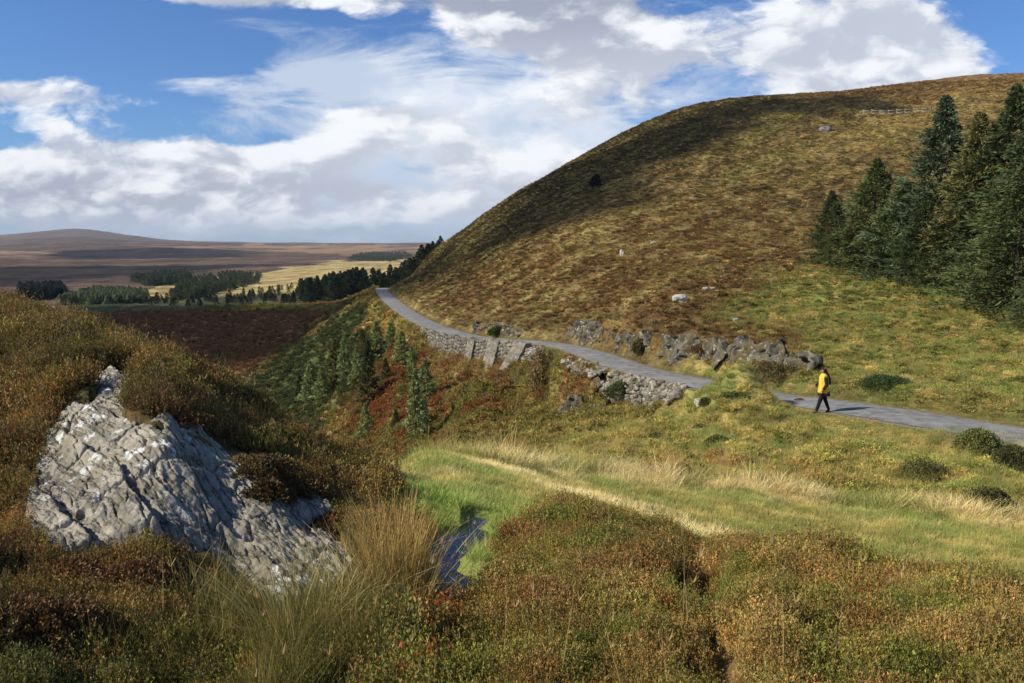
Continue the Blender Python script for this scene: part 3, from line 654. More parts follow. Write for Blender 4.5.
# ---- hillside growth
x, Y, z = candidates(150000, 370, 1120, 26, 330, 1.0)
c, r, px, py, gs, glp = cover(x, Y, z); dr = polydist(x, Y, ROAD)[0]
kp = (r == 3) & (dr > ROADW+.9)
x, Y, z, c = (q[kp] for q in (x, Y, z, c)); n = len(x)
tint = c*RNG.uniform(.6, 1.45, (n,1)); isg = RNG.random(n) < .5
g = RNG.random(n) < .06; tint = np.where(g[:, None], np.array([[.46,.35,.15]]), tint)*1.15
s_ = RNG.uniform(.5,1.2,n)*np.interp(Y,[26,60,150,330],[.5,.7,.95,1.2])
scatter('hillside_heath', CPR+GP_H, np.stack([x, Y, z-.04], 1), rot_for(n), sc3(s_)*np.array([[1.25,1.25,.75]]), tint, np.where(isg, RNG.integers(3,6,n), RNG.integers(0,3,n)), 'brown heather and pale grass clothing the hillside above the road', 'heath')
# ---- valley growth
x, Y, z = candidates(80000, -60, 720, 24, 290, .6); x2, Y2, z2 = candidates(42000, 340, 730, 38, 125, 1.0); x = np.r_[x, x2]; Y = np.r_[Y, Y2]; z = np.r_[z, z2]
c, r, px, py, gs, glp = cover(x, Y, z); dr = polydist(x, Y, ROAD)[0]
kp = (r == 2) & (dr > ROADW+.3)
x, Y, z, c = (q[kp] for q in (x, Y, z, c)); n = len(x); tint = c*RNG.uniform(.6, 1.45, (n,1)); isg = RNG.random(n) < .4
s_ = RNG.uniform(.6,1.3,n)*np.interp(Y,[26,60,150,330],[.6,.8,1.3,2.0])
scatter('bracken', CPR+GP_H, np.stack([x, Y, z-.04], 1), rot_for(n), sc3(s_), tint, np.where(isg, RNG.integers(3,6,n), RNG.integers(0,3,n)), 'rust brown bracken and rough grass in the valley below the road', 'bracken')
# ---- long grass at the lower left
x, Y, z = candidates(5200, -60, 470, 2.3, 5.6, 1.2)
c, r, px, py, gs, glp = cover(x, Y, z); kp = glp & (RNG.random(len(x)) < .10+.8*pn(x*1.8,Y*1.8,9))
x, Y, z = (q[kp] for q in (x, Y, z)); n = len(x)
tint = lerp3((.09,.10,.03), (.36,.28,.10), RNG.uniform(0,1,n)**2)*RNG.uniform(.8,1.2,(n,1))
scatter('long_grass', GP_L, np.stack([x, Y, z-.02], 1), rot_for(n), sc3(RNG.uniform(.3,.75,n)), tint, RNG.integers(0,3,n), 'long yellow green grass in front of the grey rock', 'grass')
# ---- thin seed stems standing above the heather
stb = TB(); blades(stb, 1, .35, .6, .01, .12, .004, (.9,.8,.6), (1.2,1.1,.9), 5); blades(stb, 5, .03, .05, .004, .5, .006, (1.2,1,.8), (1.3,1.1,.9), 1, cen=(.02,0,.33))
ST_P = stb.build('seed_stem', M_BLADE, link=False)
x, Y, z = candidates(420, 150, 1100, 2.8, 8.5, 1.3); c, r, px, py, gs, glp = cover(x, Y, z); kp = ((r == 0)) & ~inpoly(px, py, ROCK_POLY); x, Y, z = (q[kp] for q in (x, Y, z)); n = len(x)
scatter('seed_stems', [ST_P], np.stack([x, Y, z], 1), rot_for(n), sc3(RNG.uniform(.5,1.0,n)), np.tile([[.48,.38,.2]], (n,1)), np.zeros(n, int), 'thin straw coloured grass stems standing above the heather', 'grass')

# ------------------------------------------------------------------ pool
m, nt = new_mat('stream_water'); finish(nt, (.010,.013,.012), .05, .6, noise(nt, objco(nt), 9, 4, .5), .16, .012); M_WAT = m
P = catmull(POOL, 5); tb = TB(); d = np.gradient(P[:, :2], axis=0); d /= np.linalg.norm(d, axis=1)[:, None]; nrm = np.stack([-d[:,1], d[:,0]], 1)
wl = .30; L = np.c_[P[:, :2]-nrm*wl, np.full(len(P), -2.235)]; R_ = np.c_[P[:, :2]+nrm*wl, np.full(len(P), -2.235)]
k = len(P); tag(mesh_np('stream', np.r_[L, R_], np.array([[i, i+1, k+i+1, k+i] for i in range(k-1)]), M_WAT), kind='structure')

# ------------------------------------------------------------------ grey rock in the left foreground
def rock_outcrop():
    a = [np.array(hitz(px_, py_, 2.5, 12)) for px_, py_ in ROCK_POLY]
    poly = [(q[0], q[1]) for q in a]
    xs = [q[0] for q in poly]; ys = [q[1] for q in poly]
    nx, ny = 460, 460; gx, gy = np.meshgrid(np.linspace(min(xs)-.25, max(xs)+.25, nx), np.linspace(min(ys)-.25, max(ys)+.3, ny))
    # signed distance to outline
    dmin = np.full(gx.shape, 9.)
    for i in range(len(poly)):
        ax, ay = poly[i]; bx, by = poly[(i+1) % len(poly)]; ex, ey = bx-ax, by-ay; t = np.clip(((gx-ax)*ex+(gy-ay)*ey)/(ex*ex+ey*ey+1e-9), 0, 1)
        dmin = np.minimum(dmin, np.hypot(gx-ax-t*ex, gy-ay-t*ey))
    ins = inpoly(gx, gy, poly); sdist = np.where(ins, dmin, -dmin)
    base = samp(VC, UC, LC, gx/gy, np.log(gy))*gy
    # bedding runs down to the right: across coordinate
    al = gx*.78-gy*.62; ac = gx*.62+gy*.78
    wob = fbm(gx*.8, gy*.8, 3, 101)*.16
    q = (ac+wob)/.42; fr = q-np.floor(q); cell = np.floor(q)
    h1 = hsh(cell, np.zeros_like(cell), 5)
    slab = .06*h1+.06*fr*(1-ss(.93,1,fr))                                        # tilted slabs, a step at each bed
    q2 = (ac*1.0+wob*1.4+.05*al)/.070; f2 = q2-np.floor(q2); slab2 = .009*f2+.006*hsh(np.floor(q2), np.floor(al*1.7+3*h1), 6)
    q3 = (al+wob+.6*fbm(gx*3,gy*3,2,107)*.2)/.55; f3 = q3-np.floor(q3); crack = -.05*np.exp(-((f3-.5)/.025)**2)
    lump = fbm(ac*1.6, al*.9, 5, 103, .52)*.05+fbm(gx*14, gy*14, 4, 104, .65)*.010-.035*np.exp(-(fbm(ac*5, al*1.1, 4, 109)/.035)**2)-.014*np.exp(-(fbm(ac*11, al*3.2, 3, 111)/.05)**2)
    z = base-.04+slab+slab2+crack+lump+.05*ss(0, .5, sdist)
    z = z-ss(.03, -.12, sdist)*.55
    v_ = np.stack([gx, gy, z], -1).reshape(-1, 3); keep = (sdist > -.14)
    b = (np.arange(ny-1)[:, None]*nx+np.arange(nx-1)[None, :]); kf = keep[:-1, :-1] & keep[1:, 1:]; b = b[kf]
    f = np.stack([b, b+1, b+nx+1, b+nx], 1); used, iv = np.unique(f, return_inverse=True)
    root = empty('rock_outcrop', (a[0][0], a[0][1], a[0][2]))
    o = mesh_np('rock_face', v_[used]-np.array(root.location), iv.reshape(-1,4), rock_mat('lichened_schist', (.17,.155,.118), (.43,.39,.30), 1.0, 1.0, (.45,1.5,1), True, math.radians(38)), root, smooth=True)
    me = o.data; tag(root, 'large grey lichen spotted rock bedded in the heather of the left knoll', 'rock')
    return v_[used]
RV = rock_outcrop()
# heather cushions growing on the rock
def bush(name, label, cat, loc, h, r, n, leaf, tint, group=None, tip=(1.3,1.2,1,.3), stem=True):
    """a bush of its own: foliage of many leaves and a few stems"""
    root = empty(name, tuple(loc)); tb = TB(); R = RNG
    a = R.uniform(0, 2*PI, n); zz = R.uniform(0, 1, n)**.8; lob = 1+.30*np.sin(a*3+R.uniform(0,6))+.2*np.sin(a*5+R.uniform(0,6))+.12*np.sin(a*9)
    rad = r*lob*np.sqrt(np.maximum(1-zz**2, .02))*R.uniform(.55, 1.0, n)**.6; P = np.stack([rad*np.cos(a), rad*np.sin(a), h*zz*R.uniform(.75,1.08,n)], 1)
    d = R.normal(0, .8, (n, 3))+P/np.array([r, r, h]); d[:, 2] += .5; d /= np.linalg.norm(d, axis=1)[:, None]
    sd2 = np.cross(d, R.normal(0, 1, (n, 3))); sd2 /= np.linalg.norm(sd2, axis=1)[:, None]; ll = leaf*R.uniform(.6,1.5,n)[:, None]
    v_ = np.stack([P, P+d*ll*.5+sd2*ll*.3, P+d*ll, P+d*ll*.5-sd2*ll*.3], 1).reshape(-1, 3); b = np.arange(n)*4
    cc = np.asarray(tint)[None]*R.uniform(.6,1.5,(n,1)); tp = R.random(n) < tip[3]; cc[tp] *= np.asarray(tip[:3])
    tb.add(v_, np.stack([b, b+1, b+2, b+3], 1), cc.repeat(4, 0)); tb.build('foliage', M_LEAF_S, root)
    if stem:
        sb = TB()
        for k in range(7):
            az = rv(0, 2*PI); L = rv(.5,.85); tube(sb, [(0,0,-.1*h), (math.cos(az)*r*.3*L, math.sin(az)*r*.3*L, h*.4*L), (math.cos(az)*r*.75*L, math.sin(az)*r*.75*L, h*.8*L)], [.04*h, .025*h, .01*h], 5, (.09,.06,.04))
        sb.build('stem', M_LEAF_S, root)
    tag(root, label, cat, group); return root
def tube(tb, pts, rad, k, col):
    pts = np.asarray(pts, float); n = len(pts); d = np.gradient(pts, axis=0); d /= np.linalg.norm(d, axis=1)[:, None]+1e-9
    ref = np.where(np.abs(d[:, 2:3]) > .9, np.array([[1., 0, 0]]), np.array([[0, 0, 1.]])); a = np.cross(d, ref); a /= np.linalg.norm(a, axis=1)[:, None]; b = np.cross(d, a)
    th = np.arange(k)*2*PI/k; ring = np.cos(th)[None, :, None]*a[:, None]+np.sin(th)[None, :, None]*b[:, None]
    v_ = (pts[:, None]+ring*np.asarray(rad, float)[:, None, None]).reshape(-1, 3)
    f = [[i*k+j, i*k+(j+1) % k, (i+1)*k+(j+1) % k, (i+1)*k+j] for i in range(n-1) for j in range(k)]
    tb.add(v_, np.array(f), col)
M_LEAF_S = leaf_mat('bush_leaves', .6, .15, inst=False); M_BLADE_S = leaf_mat('rush_blades', .5, .25, inst=False)
def rock_top(px, py):
    pp, qq = proj(RV[:,0], RV[:,1], RV[:,2]); return RV[np.argmin((pp-px)**2+(qq-py)**2)]
bush('heather_bush', 'small round heather cushion growing alone on the bare grey rock', 'heather bush', rock_top(268,495)-np.array([0,0,.03]), .13, .13, 2600, .022, (.085,.060,.022))
bush('heather_bush', 'ragged heather cushion in the crack at the right end of the grey rock', 'heather bush', rock_top(335,530)-np.array([0,0,.03]), .14, .16, 3000, .022, (.10,.055,.022))
bush('heather_bush', 'spreading heather cushion in the notch between the two tops of the grey rock', 'heather bush', rock_top(185,415)-np.array([0,0,.04]), .09, .19, 5200, .020, (.115,.070,.030))
bush('heather_bush', 'brown heather cushion lapping the upper right edge of the grey rock', 'heather bush', hitz(258,470,4,12)-np.array([0,0,.05]), .15, .24, 6000, .019, (.125,.085,.034))
bush('heather_bush', 'brown heather cushion above the small round one at the right edge of the grey rock', 'heather bush', hitz(290,492,4,12)-np.array([0,0,.05]), .14, .22, 6000, .019, (.12,.08,.032))
bush('heather_bush', 'thin dark heather tuft in the long crack of the grey rock', 'heather bush', rock_top(240,512)-np.array([0,0,.02]), .05, .06, 700, .018, (.10,.075,.03), stem=False)

for (px_, py_, h_, r_, lb_) in ((70,592,.20,.26,'round brown heather bush below the left end of the grey rock'), (135,600,.22,.30,'largest rounded brown heather bush in front of the grey rock'), (200,600,.20,.24,'rounded brown heather bush under the middle foot of the grey rock'), (30,640,.20,.28,'dark brown heather bush at the lower left corner of the picture')):
    bush('heather_bush', lb_, 'heather bush', hitz(px_, py_, 2.5, 9)-np.array([0,0,.04]), h_, r_, 15000, .017, (.155,.085,.036), tip=(1.5,1.4,1.0,.25))

# ------------------------------------------------------------------ rushes
def rush(name, label, px, py, spreads, rz=0):
    p = hitz(px, py, 3, 9); root = empty(name, tuple(p)); tb = TB()
    for (cx, cy, n_, h0, h1, sp_, ln, c0, c1) in spreads: blades(tb, n_, h0, h1, sp_, ln, .0075, c0, c1, 7, cen=(cx, cy, -.03))
    tb.build('blades', M_BLADE_S, root); tag(root, label, 'rush'); return root
rush('rush_tuft', 'tall golden orange rush tuft beside the little pool', 398, 608, [(0,0,620,.36,.74,.15,.28,(.14,.11,.03),(.62,.41,.13)), (-.20,-.10,300,.28,.60,.16,.8,(.14,.13,.03),(.66,.52,.20)), (.08,-.1,180,.3,.62,.14,.7,(.14,.11,.03),(.60,.45,.17))])
rush('rush_tuft', 'low leaning yellow green rush tuft left of the golden one', 300, 640, [(0,0,360,.22,.55,.2,.75,(.11,.13,.03),(.56,.46,.18))])
rush('rush_tuft', 'short dull green rush tuft at the foot of the grey rock', 205, 625, [(0,0,240,.2,.48,.16,.5,(.08,.09,.02),(.34,.27,.09))])

# ------------------------------------------------------------------ road
m, nt = new_mat('old_asphalt'); co = objco(nt); f = noise(nt, co, 2.5, 5, .6); g = noise(nt, co, 60, 3, .6)
c = mixc(nt, f.smooth(.35,.65), (.17,.167,.155), (.29,.283,.26)); c = mixc(nt, noise(nt, co, .5, 4, .6).smooth(.5,.6)*.5, c, (.34,.33,.30)); c = mixc(nt, g.smooth(.4,.7)*.35, c, (.10,.10,.095)); finish(nt, c, .9, .08, g, .3, .01); M_ROAD = m
m, nt = new_mat('verge_gravel'); co = objco(nt); c = mixc(nt, noise(nt, co, 12, 4, .6), (.12,.10,.07), (.30,.25,.17)); finish(nt, c, .95, .1, noise(nt, co, 30, 3, .6), .5, .02); M_VERGE = m
def strip(name, P, wl, wr, dz, mat, jitter=0, crown=0.0):
    d = np.gradient(P[:, :2], axis=0); d /= np.linalg.norm(d, axis=1)[:, None]; nrm = np.stack([-d[:,1], d[:,0]], 1); k = 7; vs = []
    for t in np.linspace(0, 1, k):
        off = -wl+(wl+wr)*t; j = (np.array([pn(i*.45, t*9, 3) for i in range(len(P))])*jitter if t in (0, 1) else 0)
        vs.append(np.c_[P[:, :2]+nrm*(off+j)[..., None] if jitter and t in (0,1) else P[:, :2]+nrm*off, P[:, 2]+dz+crown*(1-(2*t-1)**2)])
    n_ = len(P); v_ = np.concatenate(vs); f = [[a*n_+i, a*n_+i+1, (a+1)*n_+i+1, (a+1)*n_+i] for a in range(k-1) for i in range(n_-1)]
    return mesh_np(name, v_, np.array(f)[:, ::-1], mat, smooth=True)
RD = catmull(ROAD[::2], 6)
tag(strip('road', RD, 1.28, 1.28, .0, M_ROAD, .10, .035), kind='structure')
tag(strip('road_verge', RD, 1.7, 1.7, -.028, M_VERGE, .2, .02), kind='structure')

# ------------------------------------------------------------------ masonry under the road
def road_at(px):
    """point, heading and camera-side normal of the road on a bearing"""
    q = np.array([proj(p[0], p[1], p[2])[0] for p in ROAD[:-10]]); i = int(np.argmin(np.abs(q-px))); i = min(max(i, 1), len(ROAD)-3)
    # refine between samples
    j = i+1 if (q[i] > px) else i-1; j = min(max(j, 0), len(q)-1); t = 0 if q[j] == q[i] else (px-q[i])/(q[j]-q[i]); t = min(max(t, 0), 1)
    p = ROAD[i]*(1-t)+ROAD[j]*t; d = ROAD[i+1]-ROAD[i-1]; d = d[:2]/np.hypot(d[0], d[1]); return p, d, np.array([-d[1], d[0]])
def box_pts(tb, c8, col):
    f = np.array([[0,3,2,1],[4,5,6,7],[0,1,5,4],[1,2,6,5],[2,3,7,6],[3,0,4,7]]); tb.add(c8, f, col)
def stone(tb, c, r3, col, rot=None):
    """a rough squared stone"""
    v_ = []
    for z in (-1, -.4, .4, 1):
        for k in range(8):
            a = k*PI/4+PI/8; e = .78 if abs(z) == 1 else 1.0; cc, s2 = math.cos(a), math.sin(a); m_ = max(abs(cc), abs(s2))*.5+.5
            v_.append([cc/m_*e*rv(.85,1.1), s2/m_*e*rv(.85,1.1), z*rv(.85,1.05)])
    v_ += [[0,0,-1.02],[0,0,1.02]]; v_ = np.array(v_)*np.array(r3)
    R = Matrix.Rotation(rv(-.25,.25) if rot is None else rot, 3, 'Z') @ Matrix.Rotation(rv(-.25,.25), 3, 'X') @ Matrix.Rotation(rv(-.25,.25), 3, 'Y')
    v_ = v_@np.array(R).T+np.array(c); q = []; 
    for i in range(3):
        for k in range(8): q.append([i*8+k, i*8+(k+1) % 8, (i+1)*8+(k+1) % 8, (i+1)*8+k])
    for k in range(8): q.append([(k+1) % 8, k, 32, 32]); q.append([24+k, 24+(k+1) % 8, 33, 33])
    tb.add(v_, np.array(q), col)
def mesh_poly(name, tb, mat, parent=None, smooth=False):            # soup that holds degenerate quads as triangles
    v_ = np.concatenate(tb.v); f = np.concatenate(tb.f); c = np.concatenate(tb.c); fl = [[int(a) for a in (q[:3] if q[2] == q[3] else q)] for q in f]
    return mesh_np(name, v_, fl, mat, parent, smooth, True, c)
def tone_stone_mat(name, sc, var=.5):
    m, nt = new_mat(name); a = nd(nt, 'ShaderNodeAttribute', attribute_name='tone'); co = objco(nt)
    n1 = noise(nt, co, 3*sc, 6, .65); n2 = noise(nt, co, 18*sc, 5, .7)
    c = mixc(nt, 1.0, a.outputs['Color'], mixc(nt, (n1*.8+n2*.6).smooth(.45,.95), (.45,.45,.43), (1.4,1.36,1.25)), 'MULTIPLY')
    c = mixc(nt, noise(nt, co, 5*sc, 4, .6).smooth(.56,.66)*.6, c, (.46,.46,.40)); c = mixc(nt, noise(nt, co, 2.1*sc, 4, .6).smooth(.55,.7)*.5, c, (.13,.11,.045))
    finish(nt, c, .9, .2, n1+n2*.7, .8, .05/sc); return m
M_STONE = tone_stone_mat('weathered_stone', 1.0); M_CRAG = tone_stone_mat('crag_stone', .8)
def masonry_wall():
    root = empty('retaining_wall', tuple(road_at(485)[0])); o3 = np.array(root.location)
    pxs = np.linspace(440, 538, 50); line = []
    for p in pxs: q, d, nn = road_at(p); line.append((q[0]+nn[0]*2.0, q[1]+nn[1]*2.0, q[2], nn[0], nn[1]))
    L = np.array(line); foot = []
    for l in L: foot.append(float(gz(l[0]+l[3]*.8, l[1]+l[4]*.8)))
    foot = np.minimum(np.array(foot), L[:,2]-1.4)-.35
    # coursed stones, one mesh
    tb = TB(); seg = np.r_[0, np.cumsum(np.hypot(np.diff(L[:,0]), np.diff(L[:,1])))]; tot = seg[-1]; row = 0; h = 0
    zt = lambda s_: np.interp(s_, seg, L[:,2])+.25+.10*math.sin(s_*1.7); zb = lambda s_: np.interp(s_, seg, foot)
    k = 0; rh = .30
    while k*rh < 6.0:
        s_ = rv(0, .4)
        while s_ < tot:
            w = rv(.35, .75); z = zt(s_)-(k+.5)*rh
            if z > zb(s_)-.1:
                x = np.interp(s_+w/2, seg, L[:,0]); y = np.interp(s_+w/2, seg, L[:,1]); nx = np.interp(s_, seg, L[:,3]); ny = np.interp(s_, seg, L[:,4])
                bt = .12*k*rh; g = rv(.12,.25); col = (g, g*.90, g*.74)
                stone(tb, (x+nx*bt-o3[0], y+ny*bt-o3[1], z-o3[2]), (w*.52, .22+rv(0,.05), rh*.53), col, math.atan2(-nx, ny))
            s_ += w
        k += 1
    mesh_poly('stone_face', tb, M_STONE, root)
    # sloping buttresses
    for i, (p, proj_, w, dh) in enumerate(((494, .7, 1.3, .1), (517, 1.1, 1.9, .1), (545, 1.9, 2.0, .2))):
        q, d, nn = road_at(p); tb = TB(); base = np.array([q[0]+nn[0]*2.1, q[1]+nn[1]*2.1]); zf = float(gz(base[0]+nn[0]*(proj_+.4), base[1]+nn[1]*(proj_+.4)))-.5; top = q[2]+.05+dh
        n_ = 8
        for r_ in range(n_):
            t0, t1 = r_/n_, (r_+1)/n_; za, zb_ = top+(zf-top)*t0, top+(zf-top)*t1; pa = .15+proj_*t0; pb = .15+proj_*t1; c8 = []
            for (zz, pj) in ((zb_, pb), (za, pa)):
                for (sd_, fw) in ((-1, -.3), (1, -.3), (1, 1), (-1, 1)):
                    ww = w/2*rv(.96,1.05); f_ = pj*rv(.97,1.04) if fw == 1 else -.3
                    c8.append([base[0]+d[0]*sd_*ww+nn[0]*f_-o3[0], base[1]+d[1]*sd_*ww+nn[1]*f_-o3[1], zz-o3[2]])
            g = rv(.14,.24); box_pts(tb, np.array(c8), (g, g*.90, g*.74))
        mesh_poly('buttress', tb, M_STONE, root)
    tag(root, 'long grey masonry retaining wall with sloping buttresses under the distant road', 'wall')
masonry_wall()
def rubble(px0, px1, hgt, name, label, fall):
    p0, _, _ = road_at((px0+px1)/2); root = empty(name, tuple(p0)); o3 = np.array(root.location); tb = TB(); A = road_at(px0)[0]; B = road_at(px1)[0]
    L = math.hypot(*(A-B)[:2]); n = int(L*hgt*34)
    for k in range(n):
        p = px0+(px1-px0)*random.random(); q, d, nn = road_at(p); e = min((p-px0)/(px1-px0), (px1-p)/(px1-px0)); hh = hgt*(.35+.65*min(1, e*6)); t = random.random()
        out = 1.65+fall*t+rv(-.1,.1); x = q[0]+nn[0]*out; y = q[1]+nn[1]*out; z = q[2]+.05-hh*t; r_ = rv(.07,.17)*(1.5 if random.random() < .08 else 1); g = random.choice((.13,.19,.26,.38)); wm = rv(.8,.98)
        stone(tb, (x-o3[0], y-o3[1], z-o3[2]), (r_*rv(1,1.5), r_*rv(.9,1.2), r_*rv(.5,.9)), (g, g*.94*wm**.3, g*.85*wm))
    # packed earth behind the stones
    m = 24; vs = []; 
    for i in range(m):
        q, d, nn = road_at(px0+(px1-px0)*i/(m-1)); e = min(i/(m-1), 1-i/(m-1)); hh = hgt*(.35+.65*min(1, e*6))
        for (o_, dz_) in ((1.35, .02), (1.55, -.02), (1.6+fall, -hh-.1), (1.2+fall, -hh-.8)): vs.append([q[0]+nn[0]*o_-o3[0], q[1]+nn[1]*o_-o3[1], q[2]+dz_-o3[2]])
    f = np.array([[i*4+j, (i+1)*4+j, (i+1)*4+j+1, i*4+j+1] for i in range(m-1) for j in range(3)])
    mesh_np('earth_core', vs, f, M_STONE, root, cols=np.tile([[.10,.08,.05]], (len(vs), 1)))
    mesh_poly('stones', tb, M_STONE, root); tag(root, label, 'wall'); return root
rubble(640, 716, 2.0, 'rubble_wall', 'loose dry stone rubble wall holding up the road nearest the walker', 1.0)
rubble(596, 634, .6, 'rubble_wall', 'low broken line of pale rubble along the road edge before the bend', .7)
rubble(540, 566, 1.2, 'rubble_wall', 'short heap of stone rubble at the near end of the masonry wall', 1.0)

# ------------------------------------------------------------------ crags and boulders
def crag(px0, px1, hgt, off, label, seed, name='crag', pybase=None, lean=.25):
    """a jagged standing face: steep slabs split by upright joints, with real thickness going back into the slope"""
    rnd = np.random.default_rng(seed)
    if pybase is None:
        a = road_at(px0); b = road_at(px1); A = a[0][:2]-a[2]*off; B = b[0][:2]-b[2]*off
    else: A = hitz(px0, pybase[0], 10, 300)[:2]; B = hitz(px1, pybase[1], 10, 300)[:2]
    d = B-A; Ln = np.hypot(*d); d /= Ln; nn = np.array([d[1], -d[0]]); 
    if np.dot(nn, A) > 0: nn = -nn                                  # faces the open side
    c0 = (A+B)/2; z0 = float(gz(*c0)); root = empty(name, (c0[0], c0[1], z0))
    ns, ntt = max(40, int(Ln*9)), 34; sg, tg = np.meshgrid(np.linspace(0, 1, ns), np.linspace(0, 1, ntt)); X = sg*Ln
    hh = hgt*np.minimum(1, .65+np.minimum(sg, 1-sg)*6)*(.95+.22*fbm(X/1.6, X*0, 3, seed)); hh = np.maximum(hh, .15)
    cell = np.floor(X/.34+.5*fbm(X/1.1, tg*2, 2, seed+3)); out = (hsh(cell, np.floor(tg*3+hsh(cell, cell*0, 3)*2), seed)-.5)*.6
    out = out+fbm(X/.35, tg*1.4, 3, seed+5)*.13+fbm(X/1.6, tg*1.1, 3, seed+7)*.34
    hh = hh*(1+.20*(hsh(np.floor(X/.55), X*0, seed+9)-.5))
    depth = np.where(tg < .75, -tg*hgt*lean/.75, -hgt*lean-(tg-.75)/.25*hgt*.8)
    zz = np.where(tg < .75, hh*tg/.75, hh*(1-1.1*((tg-.75)/.25)**1.5)); o_ = out*np.where(tg < .85, 1, .3)+depth
    x = A[0]+d[0]*X+nn[0]*o_; y = A[1]+d[1]*X+nn[1]*o_; zg = gz(A[0]+d[0]*X+nn[0]*.0, A[1]+d[1]*X)-.35
    v_ = np.stack([x-c0[0], y-c0[1], zg+zz-z0], -1).reshape(-1, 3); b = (np.arange(ntt-1)[:, None]*ns+np.arange(ns-1)[None, :]).ravel()
    g = .04+.12*hsh(np.floor(X/.27+fbm(X/1.1, tg*2, 2, seed+3)), np.floor(tg*2.5), seed+2)+.06*fbm(X/.5, tg*6, 2, seed); col = np.stack([g, g*.93, g*.78], -1); mo = ss(-.05, .3, fbm(X/.9, tg*2.2, 3, seed+20)); col = lerp3(col, (.13,.10,.045), mo*.7)
    mesh_np('rock_face', v_, np.stack([b, b+1, b+ns+1, b+ns], 1), M_CRAG, root, cols=col.reshape(-1, 3)); tag(root, label, 'crag', None); return root
crag(645, 718, 2.0, 0, 'tallest dark grey crag face standing above the middle of the road', 3, pybase=(359, 371))
crag(721, 778, 1.65, 0, 'pale topped jagged crag right of the tallest crag above the road', 5, pybase=(364, 368))
crag(780, 808, 1.3, 0, 'small crag end fading into the grass bank left of the walker', 7, pybase=(369, 374))
crag(600, 646, 1.7, 0, 'broken crag above the road between the tall crag and the far bend', 9, pybase=(347, 355))
crag(564, 598, 2.2, 0, 'dark upright crag beside the bend at the near end of the masonry wall', 11, pybase=(340, 346))
crag(470, 520, 1.2, 0, 'low crumbling crag above the road opposite the buttressed wall', 13, pybase=(331, 337))
crag(556, 582, 1.5, 0, 'grey slabs sticking out of the bank below the road bend', 15, pybase=(418, 412))
crag(585, 606, 1.0, 0, 'small pale slabs in the bank below the road right of the larger slabs', 17, pybase=(415, 412))
def boulder(px, py, w, h, label, g=.45, flat=1.0, name='boulder'):
    p = hitz(px, py, 2, 400); s_ = p[1]/825; rx = w*s_/2; rz = h*s_*.75; ry = rx*flat
    bm = bmesh.new(); bmesh.ops.create_icosphere(bm, subdivisions=3, radius=1)
    sd_ = int(px*7+py); a = sd_*.37
    for v in bm.verts:
        c = v.co; q = float(fbm(np.array([c.x*1.3+a]), np.array([c.y*1.3+c.z*1.7+a]), 3, sd_ % 97)[0]); c2 = c*(1+.30*q); c2.x = max(min(c2.x, .82), -.9); c2.z = min(c2.z, .7)
        v.co = Vector((c2.x*rx, c2.y*ry, c2.z*rz))
    me = bpy.data.meshes.new(name); bm.to_mesh(me); bm.free(); o = bpy.data.objects.new(name, me); COL.objects.link(o); o.location = (p[0], p[1], p[2]+rz*.2)
    at_ = me.attributes.new('tone', 'FLOAT_COLOR', 'POINT'); at_.data.foreach_set('color', np.tile([g, g*.96, g*.88, 1], len(me.vertices)).astype(np.float32)); me.materials.append(M_STONE)
    tag(o, label, 'boulder'); return o
boulder(622, 256, 5, 9, 'small upright white stone alone on the open brown hillside', .55)
boulder(654, 244, 8, 4, 'small flat pale stone up right of the upright white stone', .45)
boulder(680, 300, 17, 8, 'large flat pale boulder slab tilted on the hillside above the crags', .5, .8)
boulder(709, 291, 15, 5, 'thin flat pale slab just right of the large tilted slab', .42, .8)
boulder(826, 131, 14, 6, 'grey scree stone high on the hill below the fence', .20)
boulder(735, 322, 7, 5, 'small grey stone in brown heather above the jagged crag', .4)
boulder(640, 404, 12, 6, 'squared pale stone at the foot of the rubble wall', .42)
boulder(700, 404, 12, 8, 'large pale block at the near foot of the rubble wall', .45)
boulder(530, 352, 6, 4, 'pale stone in the dry grass on top of the masonry wall', .42)
boulder(384, 288, 5, 4, 'pale roadside stone where the road vanishes round the hill', .5)

